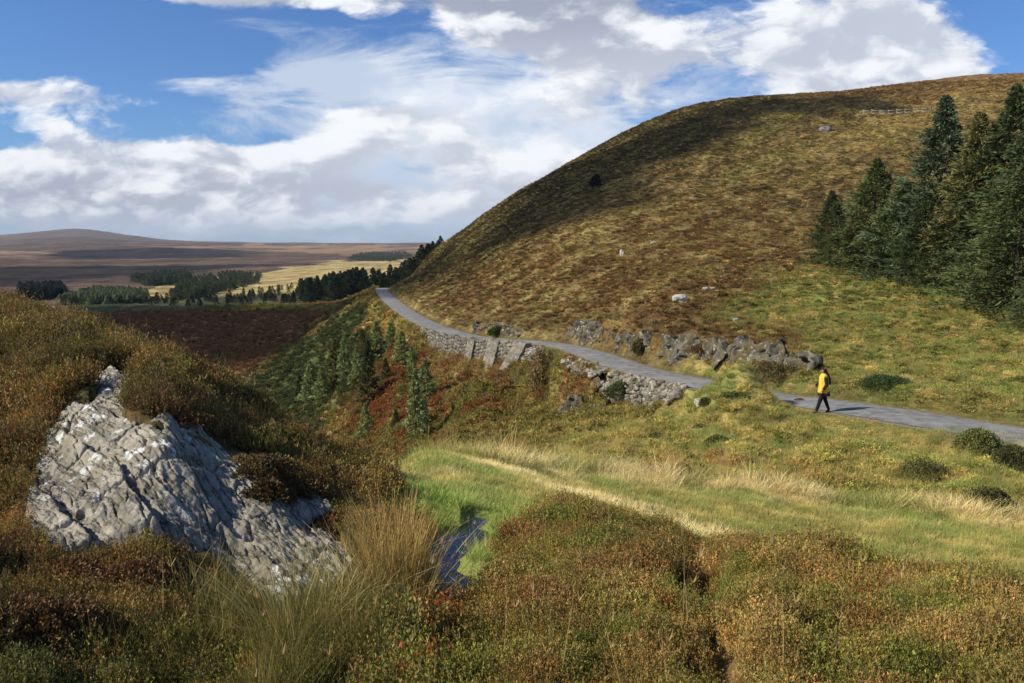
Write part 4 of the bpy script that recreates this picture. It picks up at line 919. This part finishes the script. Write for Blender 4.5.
# ------------------------------------------------------------------ conifers
def leaf_soup(tb, P, D, L, wd, col):
    """flat pointed sprays at P going along D"""
    R = RNG; n = len(P); s2 = np.cross(D, R.normal(0, 1, (n, 3))); s2 /= np.linalg.norm(s2, axis=1)[:, None]+1e-9; L = L[:, None]; w = wd[:, None]
    v_ = np.stack([P-s2*w*.25, P+D*L*.45-s2*w*.5, P+D*L, P+D*L*.45+s2*w*.5], 1).reshape(-1, 3); b = np.arange(n)*4
    tb.add(v_, np.stack([b, b+1, b+2, b+3], 1), np.repeat(col, 4, 0))
def spruce_mesh(name, H, R0, tint, nbr=150, sprays=26, spike=.03, low=.02, leaf=.34, droop=.25, tipc=1.5):
    tb = TB(); R = RNG; ph = R.uniform(0, 6)
    PP, DD, LL, WW, CC = [], [], [], [], []
    for k in range(nbr):
        t = low+(1-low)*(1-(1-(k+.5)/nbr)**1.35); t = min(.985, (math.floor(t*24)+.5+R.uniform(-.22,.22))/24) if t < .9 else min(t, .985); z0 = t*H; az = k*2.4+R.uniform(-.5,.5); 
        Lb = R0*1.1*(1-t)**1.08*R.uniform(.62,1.16)*(1+.12*math.sin(az*2+ph))+spike; up = .55*t-.18-droop*(1-t)*R.uniform(.4,1.2)
        m = max(6, int(sprays*(.35+.65*Lb/R0))); s_ = np.sqrt(R.uniform(.03, 1, m)); side = R.uniform(-1, 1, m)*(1.05-s_*.75)*.38*Lb
        ca, sa = math.cos(az), math.sin(az); rad = s_*Lb; lift = rad*up+.22*Lb*s_**2
        P = np.stack([ca*rad-sa*side, sa*rad+ca*side, z0+lift+R.normal(0,.05,m)], 1)
        D = np.stack([ca+-sa*side/Lb*2.2, sa+ca*side/Lb*2.2, R.uniform(-.35,.55,m)], 1)+R.normal(0,.25,(m,3)); D /= np.linalg.norm(D, axis=1)[:, None]
        for rpt in range(4):
            PP.append(P+R.normal(0,.09,(m,3))); D2 = D+R.normal(0,.35,(m,3)); D2 /= np.linalg.norm(D2, axis=1)[:, None]; DD.append(D2)
            LL.append(leaf*R.uniform(.6,1.3,m)*min(1, .35+2.2*(1-t))); WW.append(leaf*R.uniform(.16,.30,m))
            CC.append(np.asarray(tint)[None]*(R.uniform(.65,1.2,(m,1)))*(1+(tipc-1)*(s_[:, None] > .72)))
    leaf_soup(tb, np.concatenate(PP), np.concatenate(DD), np.concatenate(LL), np.concatenate(WW), np.concatenate(CC))
    crown = tb.build(name+'_crown', M_NEEDLE, link=False).data
    tt = TB(); tube(tt, [(0,0,-.4),(0,0,H*.3),(.02*H*.2,0,H*.65),(0,0,H*.97)], [H*.018, H*.013, H*.007, .01], 7, (.085,.062,.045))
    for k in range(26): az = k*2.4; t = .1+.8*k/26; Lb = R0*(1-t)*.7; tube(tt, [(0,0,t*H),(math.cos(az)*Lb*.5, math.sin(az)*Lb*.5, t*H-.1*Lb),(math.cos(az)*Lb, math.sin(az)*Lb, t*H-.05*Lb)], [.05,.035,.012], 4, (.08,.058,.042))
    trunk = tt.build(name+'_trunk', M_NEEDLE, link=False).data; return crown, trunk
M_NEEDLE = leaf_mat('needles', .8, .12, inst=False, spec=.08)
def needle_tints():
    return dict(dark=(.062,.078,.030), blue=(.078,.100,.050), olive=(.125,.118,.040), green=(.088,.106,.036), pale=(.215,.255,.095))
NT = needle_tints()
SPR = {k: spruce_mesh('spruce', 10, r_, NT[t_], nb, sp_, leaf=lf, droop=dr_) for k, (r_, t_, nb, sp_, lf, dr_) in dict(
    blue=(3.7,'blue',190,36,.34,.22), dark=(4.3,'dark',200,40,.34,.3), dark2=(4.2,'green',200,40,.34,.36), olive=(3.3,'olive',190,36,.32,.3)).items()}
SAP = {k: spruce_mesh('sapling', 10, r_, NT[t_], 90, 20, leaf=.62, droop=dr_) for k, (r_, t_, dr_) in dict(green=(2.6,'pale',.1), pale=(2.5,'pale',.05), dark=(2.3,'dark',.15), olive=(2.7,'olive',.2)).items()}
FOR = [spruce_mesh('forest', 10, r_, t_, 46, 9, leaf=.95, droop=.2) for r_, t_ in ((1.9,(.026,.042,.022)), (2.2,(.022,.036,.020)), (1.7,(.032,.050,.024)))]
def conifer(name, md, px, pybase, pytop, label, group=None, wide=1.0, y=None, cat='tree'):
    p = hitz(px, pybase, 12, 600) if y is None else np.array([ray(px, 300)[0]*y, y, float(gz(ray(px, 300)[0]*y, y))])
    _, bt = ray(px, pytop); H = max(bt*p[1]-p[2], 1); root = empty(name, tuple(p-np.array([0,0,.1])), rv(0, 6.28)); s_ = H/10; root.scale = (s_*wide, s_*wide, s_)
    for nm, me in zip(('crown', 'trunk'), md):
        o = bpy.data.objects.new(nm, me); COL.objects.link(o); o.parent = root
    tag(root, label, cat, group); return root
G1 = 'spruces standing above the walker'
for (kd, px, pb, pt, w, y, lb) in (
    ('blue', 935, 278, 96, 1.05, None, 'tall blue green spruce with pointed top, second from the fence end of the group'),
    ('dark', 1003, 290, 86, 1.05, None, 'tallest dark spruce at the right of the group touching the skyline'),
    ('olive', 969, 288, 112, 1.15, None, 'narrow yellowish spruce between the tall blue green one and the tallest dark one'),
    ('dark2', 872, 270, 158, 1.25, None, 'mid height spruce with an open spiky top left of the tall blue green one'),
    ('dark', 829, 264, 190, 1.15, None, 'small dark spruce at the left end of the group'),
    ('dark2', 898, 277, 182, 1.35, None, 'bushy spruce in front of and left of the tall blue green one'),
    ('olive', 851, 270, 215, 1.3, None, 'short dull spruce between the leftmost two tops of the group'),
    ('dark', 921, 283, 200, 1.35, None, 'dense low spruce at the foot of the tall blue green one'),
    ('dark2', 953, 287, 198, 1.35, None, 'dense spruce at the foot of the narrow yellowish one'),
    ('dark', 986, 292, 190, 1.3, None, 'dark spruce in front of the tallest one'),
    ('dark2', 1014, 316, 165, 1.3, None, 'large near spruce reaching lowest down the grass at the right edge'),
    ('olive', 1000, 309, 212, 1.2, None, 'short spruce against the left skirt of the lowest standing large one'),
    ('blue', 1050, 300, 100, 1.1, None, 'tall spruce cut by the right edge of the picture'),
    ('dark', 1046, 325, 240, 1.2, None, 'low spruce at the very right edge above the road'),
    ('dark2', 840, 268, 222, 1.5, None, 'low spruce skirt just right of the small dark leftmost spruce'),
    ('dark', 884, 274, 205, 1.4, None, 'dark low spruce below the open spiky top'),
    ('dark2', 940, 285, 218, 1.4, None, 'short full spruce before the gap between tall blue green and yellowish ones'),
    ('dark', 975, 296, 235, 1.4, None, 'short dark spruce reaching onto the grass in front of the yellowish one'),
    ('dark', 1026, 295, 108, 1.1, None, 'tall dark spruce directly behind the large near one')):
    conifer('spruce_tree', SPR[kd], px, pb, pt, lb, G1, w, y)
G2 = 'young conifers in the valley below the road'
for (kd, px, pb, pt, w, lb) in (
    ('pale', 416, 441, 368, 0.76, 'tallest young conifer with a bare stem, lowest right in the valley'),
    ('green', 425, 402, 358, 1.1, 'bright young conifer just above the tallest valley conifer'),
    ('green', 412, 385, 345, 0.88, 'young conifer under the left end of the masonry wall'),
    ('dark', 369, 407, 340, 0.88, 'dark full young conifer in the middle of the rusty bracken'),
    ('green', 357, 385, 345, 0.80, 'slim green young conifer left of the dark full one'),
    ('green', 366, 436, 402, 1.1, 'short conifer low in the bracken under the dark full one'),
    ('dark', 386, 381, 357, 1.3, 'small round conifer in bracken right of the dark full one'),
    ('pale', 391, 352, 322, 1.4, 'soft green sapling high under the road edge'),
    ('pale', 402, 366, 330, 1.3, 'soft green sapling closest below the roadside gravel'),
    ('pale', 377, 356, 320, 1.3, 'soft pale sapling left of the two highest saplings'),
    ('olive', 336, 385, 338, 1.2, 'yellowish larch like conifer standing left of the slim green one'),
    ('green', 345, 380, 333, 0.80, 'green conifer directly behind the yellowish one'),
    ('green', 311, 402, 360, 1.2, 'leftmost but one green conifer on the shaded green slope'),
    ('green', 322, 400, 366, 1.2, 'small conifer right beside the leftmost pair on the green slope'),
    ('dark', 300, 404, 374, 1.2, 'leftmost small conifer on the shaded green slope'),
    ('olive', 362, 360, 328, 1.3, 'olive sapling upslope of the slim green conifer'),
    ('pale', 424, 425, 395, 1.1, 'pale conifer leaning against the side of the tallest valley conifer'),
    ('dark', 396, 428, 408, 1.2, 'tiny conifer in bracken between the short one and the tallest one'),
    ('dark', 219, 372, 348, 1.2, 'lone small dark conifer beyond the heather ridge on the left')):
    conifer('young_conifer', SAP[kd], px, pb, pt, lb, G2, w)
# dark plantation on the flank of the hill: each tree its own object
top_e = lambda p: np.interp(p, [228,300,360,400,425,440], [291,283,269,254,246,240]); low_e = lambda p: np.interp(p, [228,300,345,382,400,440], [303,304,299,291,280,262])
cnt = 0; tries = 0
while cnt < 290 and tries < 9000:
    tries += 1; p = 228+214*random.random()**.75; b_ = rv(top_e(p)+5, low_e(p)+(4 if p > 380 else 0)); Yd = rv(262, 480)
    a_, v_ = ray(p, b_); x_ = a_*Yd; z_ = float(gz(x_, Yd)); py_ = proj(x_, Yd, z_)[1]
    if py_ < top_e(p)+4 or py_ > low_e(p)+25 or region(np.array([p]), np.array([Yd]))[0] != 4 and p < 386: continue
    if p > 386 and not (300 < Yd): continue
    H = rv(6.0, 10.0)*(.42 if p < 300 else 1)
    if proj(x_, Yd, z_+H)[1] < top_e(p)-5: H = rv(4,6)
    root = empty('pine_tree', (x_, Yd, z_-.2), rv(0, 6.28)); root.scale = (H/10*1.5, H/10*1.5, H/10)
    for nm, me in zip(('crown', 'trunk'), FOR[cnt % 3]): o = bpy.data.objects.new(nm, me); COL.objects.link(o); o.parent = root
    tag(root, 'dark conifer packed among others in the plantation on the flank beyond the road', 'tree', 'dark plantation conifers beyond the road'); cnt += 1
print('plantation', cnt)
# far woods that read as one mass
WP = []
for i in range(3):
    me = FOR[i][0].copy(); me.materials[0] = M_LEAF; c = np.empty(len(me.vertices)*4, np.float32); me.attributes['tone'].data.foreach_get('color', c); c = c.reshape(-1, 4)
    c[:, :3] = (c[:, 1:2]/c[:, 1].mean()).clip(.4, 2); me.attributes['tone'].data.foreach_set('color', c.ravel()); WP.append(bpy.data.objects.new('conifer', me))
def wood(name, poly, n, h, tint, label):
    P = []
    xs = [q[0] for q in poly]; ys = [q[1] for q in poly]
    while len(P) < n:
        p, q = rv(min(xs), max(xs)), rv(min(ys), max(ys))
        if not inpoly(np.array([p+0.]), np.array([q+0.]), poly)[0]: continue
        P.append(hitz(p, q, 200, 5000))
    P = np.array(P); n = len(P); s_ = h/10*RNG.uniform(.7,1.2,n)
    protos = WP
    scatter(name, protos, P, np.stack([np.zeros(n), np.zeros(n), RNG.uniform(0,6,n)], 1), np.stack([s_*2.1, s_*2.1, s_], 1), np.tile([tint], (n,1)), RNG.integers(0,3,n), label, 'wood')
wood('far_wood', [(70,299),(95,291),(130,292),(150,296),(140,303),(60,305)], 520, 3.5, (.22,.26,.14), 'pale green young plantation at the left edge of the moor valley')
wood('far_wood', [(20,290),(62,288),(66,297),(20,302)], 260, 5, (0.051,0.068,0.058), 'dark blue green wood at the far left behind the heather ridge')
wood('far_wood', [(128,281),(160,275),(192,273),(190,283),(150,287)], 260, 5.5, (0.093,0.128,0.071), 'green wood patch in the middle of the shaded moor')
wood('far_wood', [(182,286),(200,278),(235,273),(262,276),(258,284),(225,291),(200,299),(170,300)], 520, 4.5, (0.102,0.139,0.068), 'largest green wood patch on the pale yellow moor')
wood('far_wood', [(345,260),(360,254),(405,252),(412,257),(390,262)], 520, 6, (0.119,0.156,0.076), 'mid green plantation far off below the horizon beside the hill')
wood('far_wood', [(100,303),(160,297),(240,297),(250,304),(180,307)], 70, 2.5, (.026,.038,.022), 'dark line of scattered conifers along the top of the russet slope')

# ------------------------------------------------------------------ bushes
def bsh(px, py, w, h, tint, label, n=5200, leaf=None, name='bush', cat='bush'):
    p = hitz(px, py, 4, 300); s_ = p[1]/825; bush(name, label, cat, p-np.array([0,0,.05]), h*s_, w*s_/2, n, leaf or max(.05, 1.6*s_), tint)
bsh(885, 388, 52, 13, (.055,.085,.028), 'wide low dark green gorse bush on the slope right of the walker')
bsh(990, 508, 40, 22, (.075,.080,.028), 'dark round bush at the far right edge of the meadow')
bsh(925, 486, 62, 26, (.10,.105,.035), 'broad brownish green bush spreading over the bank below the road')
bsh(1012, 470, 46, 26, (.07,.075,.028), 'dark bush low on the bank at the right edge of the picture')
bsh(978, 450, 40, 22, (.14,.15,.045), 'grassy green bush that hides part of the road at the right')
bsh(736, 400, 30, 8, (.10,.115,.035), 'rounded green bush filling the gap where the road dips out of sight')
bsh(706, 404, 14, 6, (.085,.09,.03), 'small olive bush at the near end of the rubble wall')
bsh(624, 398, 44, 16, (.085,.10,.03), 'olive green bush overhanging the rocks left of the rubble wall')
bsh(800, 402, 10, 4, (.20,.13,.05), 'tiny brown tussock beside the walker at the road edge', 900)
bsh(596, 187, 9, 11, (.012,.018,.018), 'single dark bush alone on the shaded face of the hill', 1500)
bsh(729, 98, 7, 5, (.05,.05,.03), 'tiny bush breaking the skyline of the hill', 900)
bsh(770, 378, 60, 16, (.11,.085,.035), 'brown heathery bush under the pale crag beside the road')
bsh(715, 352, 40, 10, (.12,.07,.03), 'rust brown heather bush between the two biggest crags')
bsh(640, 352, 16, 12, (.11,.10,.035), 'small bush growing between crags above the road')
bsh(540, 388, 26, 40, (.24,.17,.075), 'tall tangle of dry brown scrub over the last wall buttress', 2600)
bsh(498, 250+84, 20, 7, (.08,.10,.03), 'small green bush above the road opposite the buttresses')
bsh(682, 476, 22, 14, (.27,.17,.06), 'orange brown tussock alone at the back of the meadow')
bsh(650, 474, 30, 11, (.25,.16,.06), 'wide orange brown tussock left of the lone meadow tussock')
bsh(615, 466, 26, 10, (.24,.15,.055), 'flat rusty tussock nearest the valley end of the meadow')
bsh(842, 489, 20, 12, (.34,.24,.10), 'pale straw tussock at the back of the meadow below the walker')
bsh(655, 440, 20, 7, (.09,.11,.035), 'small dark green clump on the bank under the rubble wall')
bsh(718, 444, 24, 9, (.10,.12,.035), 'dark green clump midway down the bank below the road gap')
bsh(700, 432, 18, 8, (.10,.115,.03), 'low clump on the bank straight below the rubble wall end')

# ------------------------------------------------------------------ fence on the hill
m, nt = new_mat('weathered_wood'); finish(nt, mixc(nt, noise(nt, objco(nt), 8, 3), (.28,.25,.20), (.42,.38,.31)), .9, .1); M_WOOD = m
def fence():
    A = hitz(863, 116, 150, 400); B = hitz(930, 113, 150, 400); root = empty('rail_fence', tuple(A)); n = 9; prev = None; H = 1.5; tops = []
    for i in range(n):
        t = i/(n-1); x, y = A[0]+(B[0]-A[0])*t, A[1]+(B[1]-A[1])*t; z = float(gz(x, y)); tops.append((x-A[0], y-A[1], z-A[2])); tb = TB()
        r_ = .08; c8 = np.array([[x-A[0]+a*r_, y-A[1]+b*r_, z-A[2]+zz] for zz in (-.3, H+.15) for a, b in ((-1,-1),(1,-1),(1,1),(-1,1))]); box_pts(tb, c8, (.5,.5,.5)); mesh_np('post', np.concatenate(tb.v), np.concatenate(tb.f), M_WOOD, root)
    for hz_ in (.60, 1.35):
        tb = TB()
        for a, b in zip(tops[:-1], tops[1:]):
            c8 = np.array([[q[0], q[1]-.13+dy, q[2]+hz_+dz_] for dz_ in (-.08, .08) for q, dy in ((a, 0), (b, 0), (b, .05), (a, .05))]); box_pts(tb, c8, (.5,.5,.5))
        mesh_np('rail', np.concatenate(tb.v), np.concatenate(tb.f), M_WOOD, root)
    tag(root, 'pale wooden post and rail fence high on the hill near the skyline', 'fence')
fence()

# ------------------------------------------------------------------ walker
def simple(name, col, rough=.8, bump=None):
    m, nt = new_mat(name); n1 = noise(nt, objco(nt), 30, 4, .6); c = mixc(nt, n1, tuple(q*.85 for q in col), tuple(q*1.1 for q in col)); finish(nt, c, rough, .2, n1, .3, .01); return m
def skin_mesh(name, nodes, edges, mat, parent, sub=2):
    me = bpy.data.meshes.new(name); me.from_pydata([q[0] for q in nodes], edges, []); o = bpy.data.objects.new(name, me); COL.objects.link(o)
    md = o.modifiers.new('skin', 'SKIN'); md.use_smooth_shade = True; md.branch_smoothing = .4
    for i, q in enumerate(nodes): r_ = q[1]; me.skin_vertices[0].data[i].radius = (r_, r_) if isinstance(r_, (int, float)) else r_
    me.skin_vertices[0].data[0].use_root = True; sb = o.modifiers.new('sub', 'SUBSURF'); sb.levels = sub; sb.render_levels = sub
    me.materials.append(mat); o.parent = parent; return o
def person():
    p = hitz(822, 413.5, 20, 60); root = empty('person', (p[0], p[1], p[2]+.0), 0); K = 1.0
    skin = simple('skin_and_clothes', (.30,.18,.12)); black = simple('black_cloth', (.012,.012,.018), .85); yel = simple('yellow_quilt', (.85,.50,.045), .6); navy = simple('dark_navy_cloth', (.018,.018,.035), .9); hairm = simple('black_hair', (.012,.010,.009), .5); boot = simple('dark_boot', (.02,.016,.013), .6)
    # walking to the left; x is the walking direction (negative), y depth
    N = [((0,0,.93), .125), ((.0,0,1.10), .115), ((.01,0,1.30), .135), ((.01,0,1.42), .085), ((-.005,0,1.50), .05), ((-.03,0,1.57), .075), ((-.03,0,1.65), .078),
         ((-.01,-.09,.88), .095), ((-.13,-.09,.50), .062), ((-.25,-.09,.10), .042), ((-.35,-.09,.04), .035),
         ((.01,.09,.88), .095), ((.13,.09,.50), .062), ((.27,.09,.13), .042), ((.19,.09,.035), .035),
         ((.01,-.17,1.39), .060), ((.04,-.22,1.12), .045), ((-.10,-.21,.90), .034), ((-.15,-.20,.84), .030),
         ((.01,.17,1.39), .060), ((-.07,.21,1.13), .045), ((-.25,.19,.98), .034), ((-.31,.18,.95), .030)]
    E = [(0,1),(1,2),(2,3),(3,4),(4,5),(5,6),(0,7),(7,8),(8,9),(9,10),(0,11),(11,12),(12,13),(13,14),(3,15),(15,16),(16,17),(17,18),(3,19),(19,20),(20,21),(21,22)]
    body = skin_mesh('body', N, E, skin, root)
    # fingers and face details
    for (hx, hy, hz_) in ((-.15,-.20,.84), (-.31,.18,.95)):
        for k, (oy, ln) in enumerate(((-.028,.07),(-.010,.08),(.010,.075),(.028,.06))):
            skin_mesh('finger', [((hx-.01, hy+oy, hz_), .010), ((hx-.025, hy+oy, hz_-ln*.5), .009), ((hx-.018, hy+oy, hz_-ln), .007)], [(0,1),(1,2)], skin, body, 1)
        skin_mesh('thumb', [((hx-.01, hy-.02, hz_+.01), .011), ((hx-.045, hy-.01, hz_-.02), .009), ((hx-.05, hy-.0, hz_-.05), .007)], [(0,1),(1,2)], skin, body, 1)
    skin_mesh('nose', [((-.09,0,1.615), .012), ((-.115,0,1.60), .010)], [(0,1)], skin, body, 1)
    # trousers, sleeves, boots
    for sgn, L in ((-1, [((-.01,-.09,.90), .108), ((-.13,-.09,.50), .078), ((-.245,-.09,.13), .058)]), (1, [((.01,.09,.90), .108), ((.13,.09,.50), .078), ((.265,.09,.16), .058)])): skin_mesh('trouser_leg', L, [(0,1),(1,2)], black, root)
    for L in ([((-.240,-.09,.20), .062), ((-.255,-.09,.07), .055), ((-.38,-.09,.045), .042)], [((.260,.09,.22), .062), ((.275,.09,.09), .055), ((.16,.09,.045), .042)]): skin_mesh('boot', L, [(0,1),(1,2)], boot, root)
    skin_mesh('sleeve', [((.01,-.165,1.41), .082), ((.045,-.225,1.12), .066), ((-.09,-.215,.91), .050)], [(0,1),(1,2)], navy, root)
    skin_mesh('sleeve', [((.01,.165,1.41), .082), ((-.075,.21,1.13), .064), ((-.23,.19,.985), .050)], [(0,1),(1,2)], navy, root)
    # open gilet and the tunic hem under it: lofted shells
    def loft(name, rings, mat, gap=None, thick=.012):
        vs, fs = [], []; k = 28
        for (cx, cy, z, rx, ry) in rings:
            for j in range(k):
                a = 2*PI*j/k; w = 1+.05*math.sin(a*5+z*9)
                vs.append((cx+math.cos(a)*rx*w, cy+math.sin(a)*ry*w, z))
        for i in range(len(rings)-1):
            for j in range(k):
                if gap and gap(j/k, i/(len(rings)-1)): continue
                fs.append([i*k+j, i*k+(j+1) % k, (i+1)*k+(j+1) % k, (i+1)*k+j])
        o = mesh_np(name, vs, fs, mat, root, True); sd3 = o.modifiers.new('thick', 'SOLIDIFY'); sd3.thickness = thick; sb = o.modifiers.new('sub', 'SUBSURF'); sb.levels = 1; sb.render_levels = 1; return o
    loft('gilet', [(.02,0,.78,.205,.20),(.02,0,.90,.195,.195),(.015,0,1.05,.178,.185),(.01,0,1.22,.172,.19),(.01,0,1.36,.160,.19),(.01,0,1.43,.13,.16),(.005,0,1.475,.085,.09),(0,0,1.515,.085,.085)], yel)
    loft('tunic', [(.05,0,.68,.235,.20),(.045,0,.74,.225,.20),(.03,0,.82,.205,.19),(.01,0,.95,.17,.17)], navy)
    skin_mesh('hair', [((-.015,0,1.67), .098), ((.025,0,1.60), .095), ((.09,-.02,1.50), .066), ((.17,-.04,1.38), .062), ((.215,-.05,1.24), .052), ((.23,-.05,1.08), .032)], [(i,i+1) for i in range(5)], hairm, root)
    root.scale = (1.02,)*3; tag(root, 'person with long black hair in a yellow gilet walking left beside the road', 'person')
person()

# ------------------------------------------------------------------ clouds that shade parts of the land
def cloud(poly_px, H, name, y0=100, ymax=5000):
    P = [hitz(a, b, y0, ymax) for a, b in poly_px]; P = [p+np.array(SUN_DIR)*((H-p[2])/SUN_DIR.z) for p in P]; poly = [(p[0], p[1]) for p in P]
    xs = [q[0] for q in poly]; ys = [q[1] for q in poly]; w = max(max(xs)-min(xs), max(ys)-min(ys)); k = 150; m_ = w*.12
    gx, gy = np.meshgrid(np.linspace(min(xs)-m_, max(xs)+m_, k), np.linspace(min(ys)-m_, max(ys)+m_, k)); dmin = np.full(gx.shape, 1e9)
    for i in range(len(poly)):
        ax, ay = poly[i]; bx, by = poly[(i+1) % len(poly)]; ex, ey = bx-ax, by-ay; t = np.clip(((gx-ax)*ex+(gy-ay)*ey)/(ex*ex+ey*ey+1e-9), 0, 1); dmin = np.minimum(dmin, np.hypot(gx-ax-t*ex, gy-ay-t*ey))
    sdist = np.where(inpoly(gx, gy, poly), dmin, -dmin)/w+fbm(gx/w*5, gy/w*5, 5, 201, .6)*.055+fbm(gx/w*22, gy/w*22, 3, 205, .6)*.018
    th = np.sqrt(np.maximum(sdist, 0))*w*.10; keep = sdist > .0; top = H+th*(1+.5*fbm(gx/w*9, gy/w*9, 3, 207)); bot = H-th*.25
    v_ = np.r_[np.stack([gx, gy, top], -1).reshape(-1, 3), np.stack([gx, gy, bot], -1).reshape(-1, 3)]; kk = keep[:-1,:-1]|keep[1:,1:]; b = (np.arange(k-1)[:, None]*k+np.arange(k-1)[None, :])[kk]; f = np.stack([b, b+1, b+k+1, b+k], 1)
    f = np.r_[f, (f+k*k)[:, ::-1]]; used, iv = np.unique(f, return_inverse=True); o = mesh_np(name, v_[used], iv.reshape(-1, 4), M_CLOUD, smooth=True); tag(o, kind='structure'); return o
m, nt = new_mat('cloud_vapour'); p_ = nd(nt, 'ShaderNodeBsdfDiffuse'); p_.inputs[0].default_value = (.85,.86,.88,1); t_ = nd(nt, 'ShaderNodeBsdfTransparent'); mx_ = nd(nt, 'ShaderNodeMixShader')
mx_.inputs[0].default_value = .55; nt.links.new(t_.outputs[0], mx_.inputs[1]); nt.links.new(p_.outputs[0], mx_.inputs[2]); ou = nd(nt, 'ShaderNodeOutputMaterial'); nt.links.new(mx_.outputs[0], ou.inputs[0]); M_CLOUD = m
cloud([(395,288),(440,245),(520,195),(600,150),(680,115),(760,100),(880,92),(880,104),(780,118),(700,150),(640,172),(585,215),(520,238),(460,262),(418,290)], 420, 'cloud', y0=120)
cloud([(-100,305),(240,305),(340,303),(380,291),(425,268),(440,266),(385,296),(345,308),(310,330),(280,360),(250,380),(150,345),(-100,330)], 420, 'cloud', y0=100)
cloud([(-200,270),(60,266),(240,264),(330,264),(200,269),(150,274),(60,284),(-200,290)], 1900, 'cloud', y0=300)
cloud([(80,250),(160,248),(240,251),(250,257),(100,259),(20,256)], 2600, 'cloud', y0=600)

# ------------------------------------------------------------------ air
m, nt = new_mat('air'); pv = nd(nt, 'ShaderNodeVolumePrincipled'); pv.inputs['Color'].default_value = (.80,.88,1.0,1); pv.inputs['Density'].default_value = 4.5e-5; pv.inputs['Anisotropy'].default_value = .1
ou = nd(nt, 'ShaderNodeOutputMaterial'); nt.links.new(pv.outputs[0], ou.inputs['Volume'])
zlo = float(GZ.min())-3; zhi = float(GZ.max())+60; xx = 29500; vs = [(x_, y_, z_) for z_ in (zlo, zhi) for x_, y_ in ((-xx,-400),(xx,-400),(xx,9900),(-xx,9900))]
tag(mesh_np('haze', vs, np.array([[0,3,2,1],[4,5,6,7],[0,1,5,4],[1,2,6,5],[2,3,7,6],[3,0,4,7]]), m), kind='stuff')
print('haze', zlo, zhi)
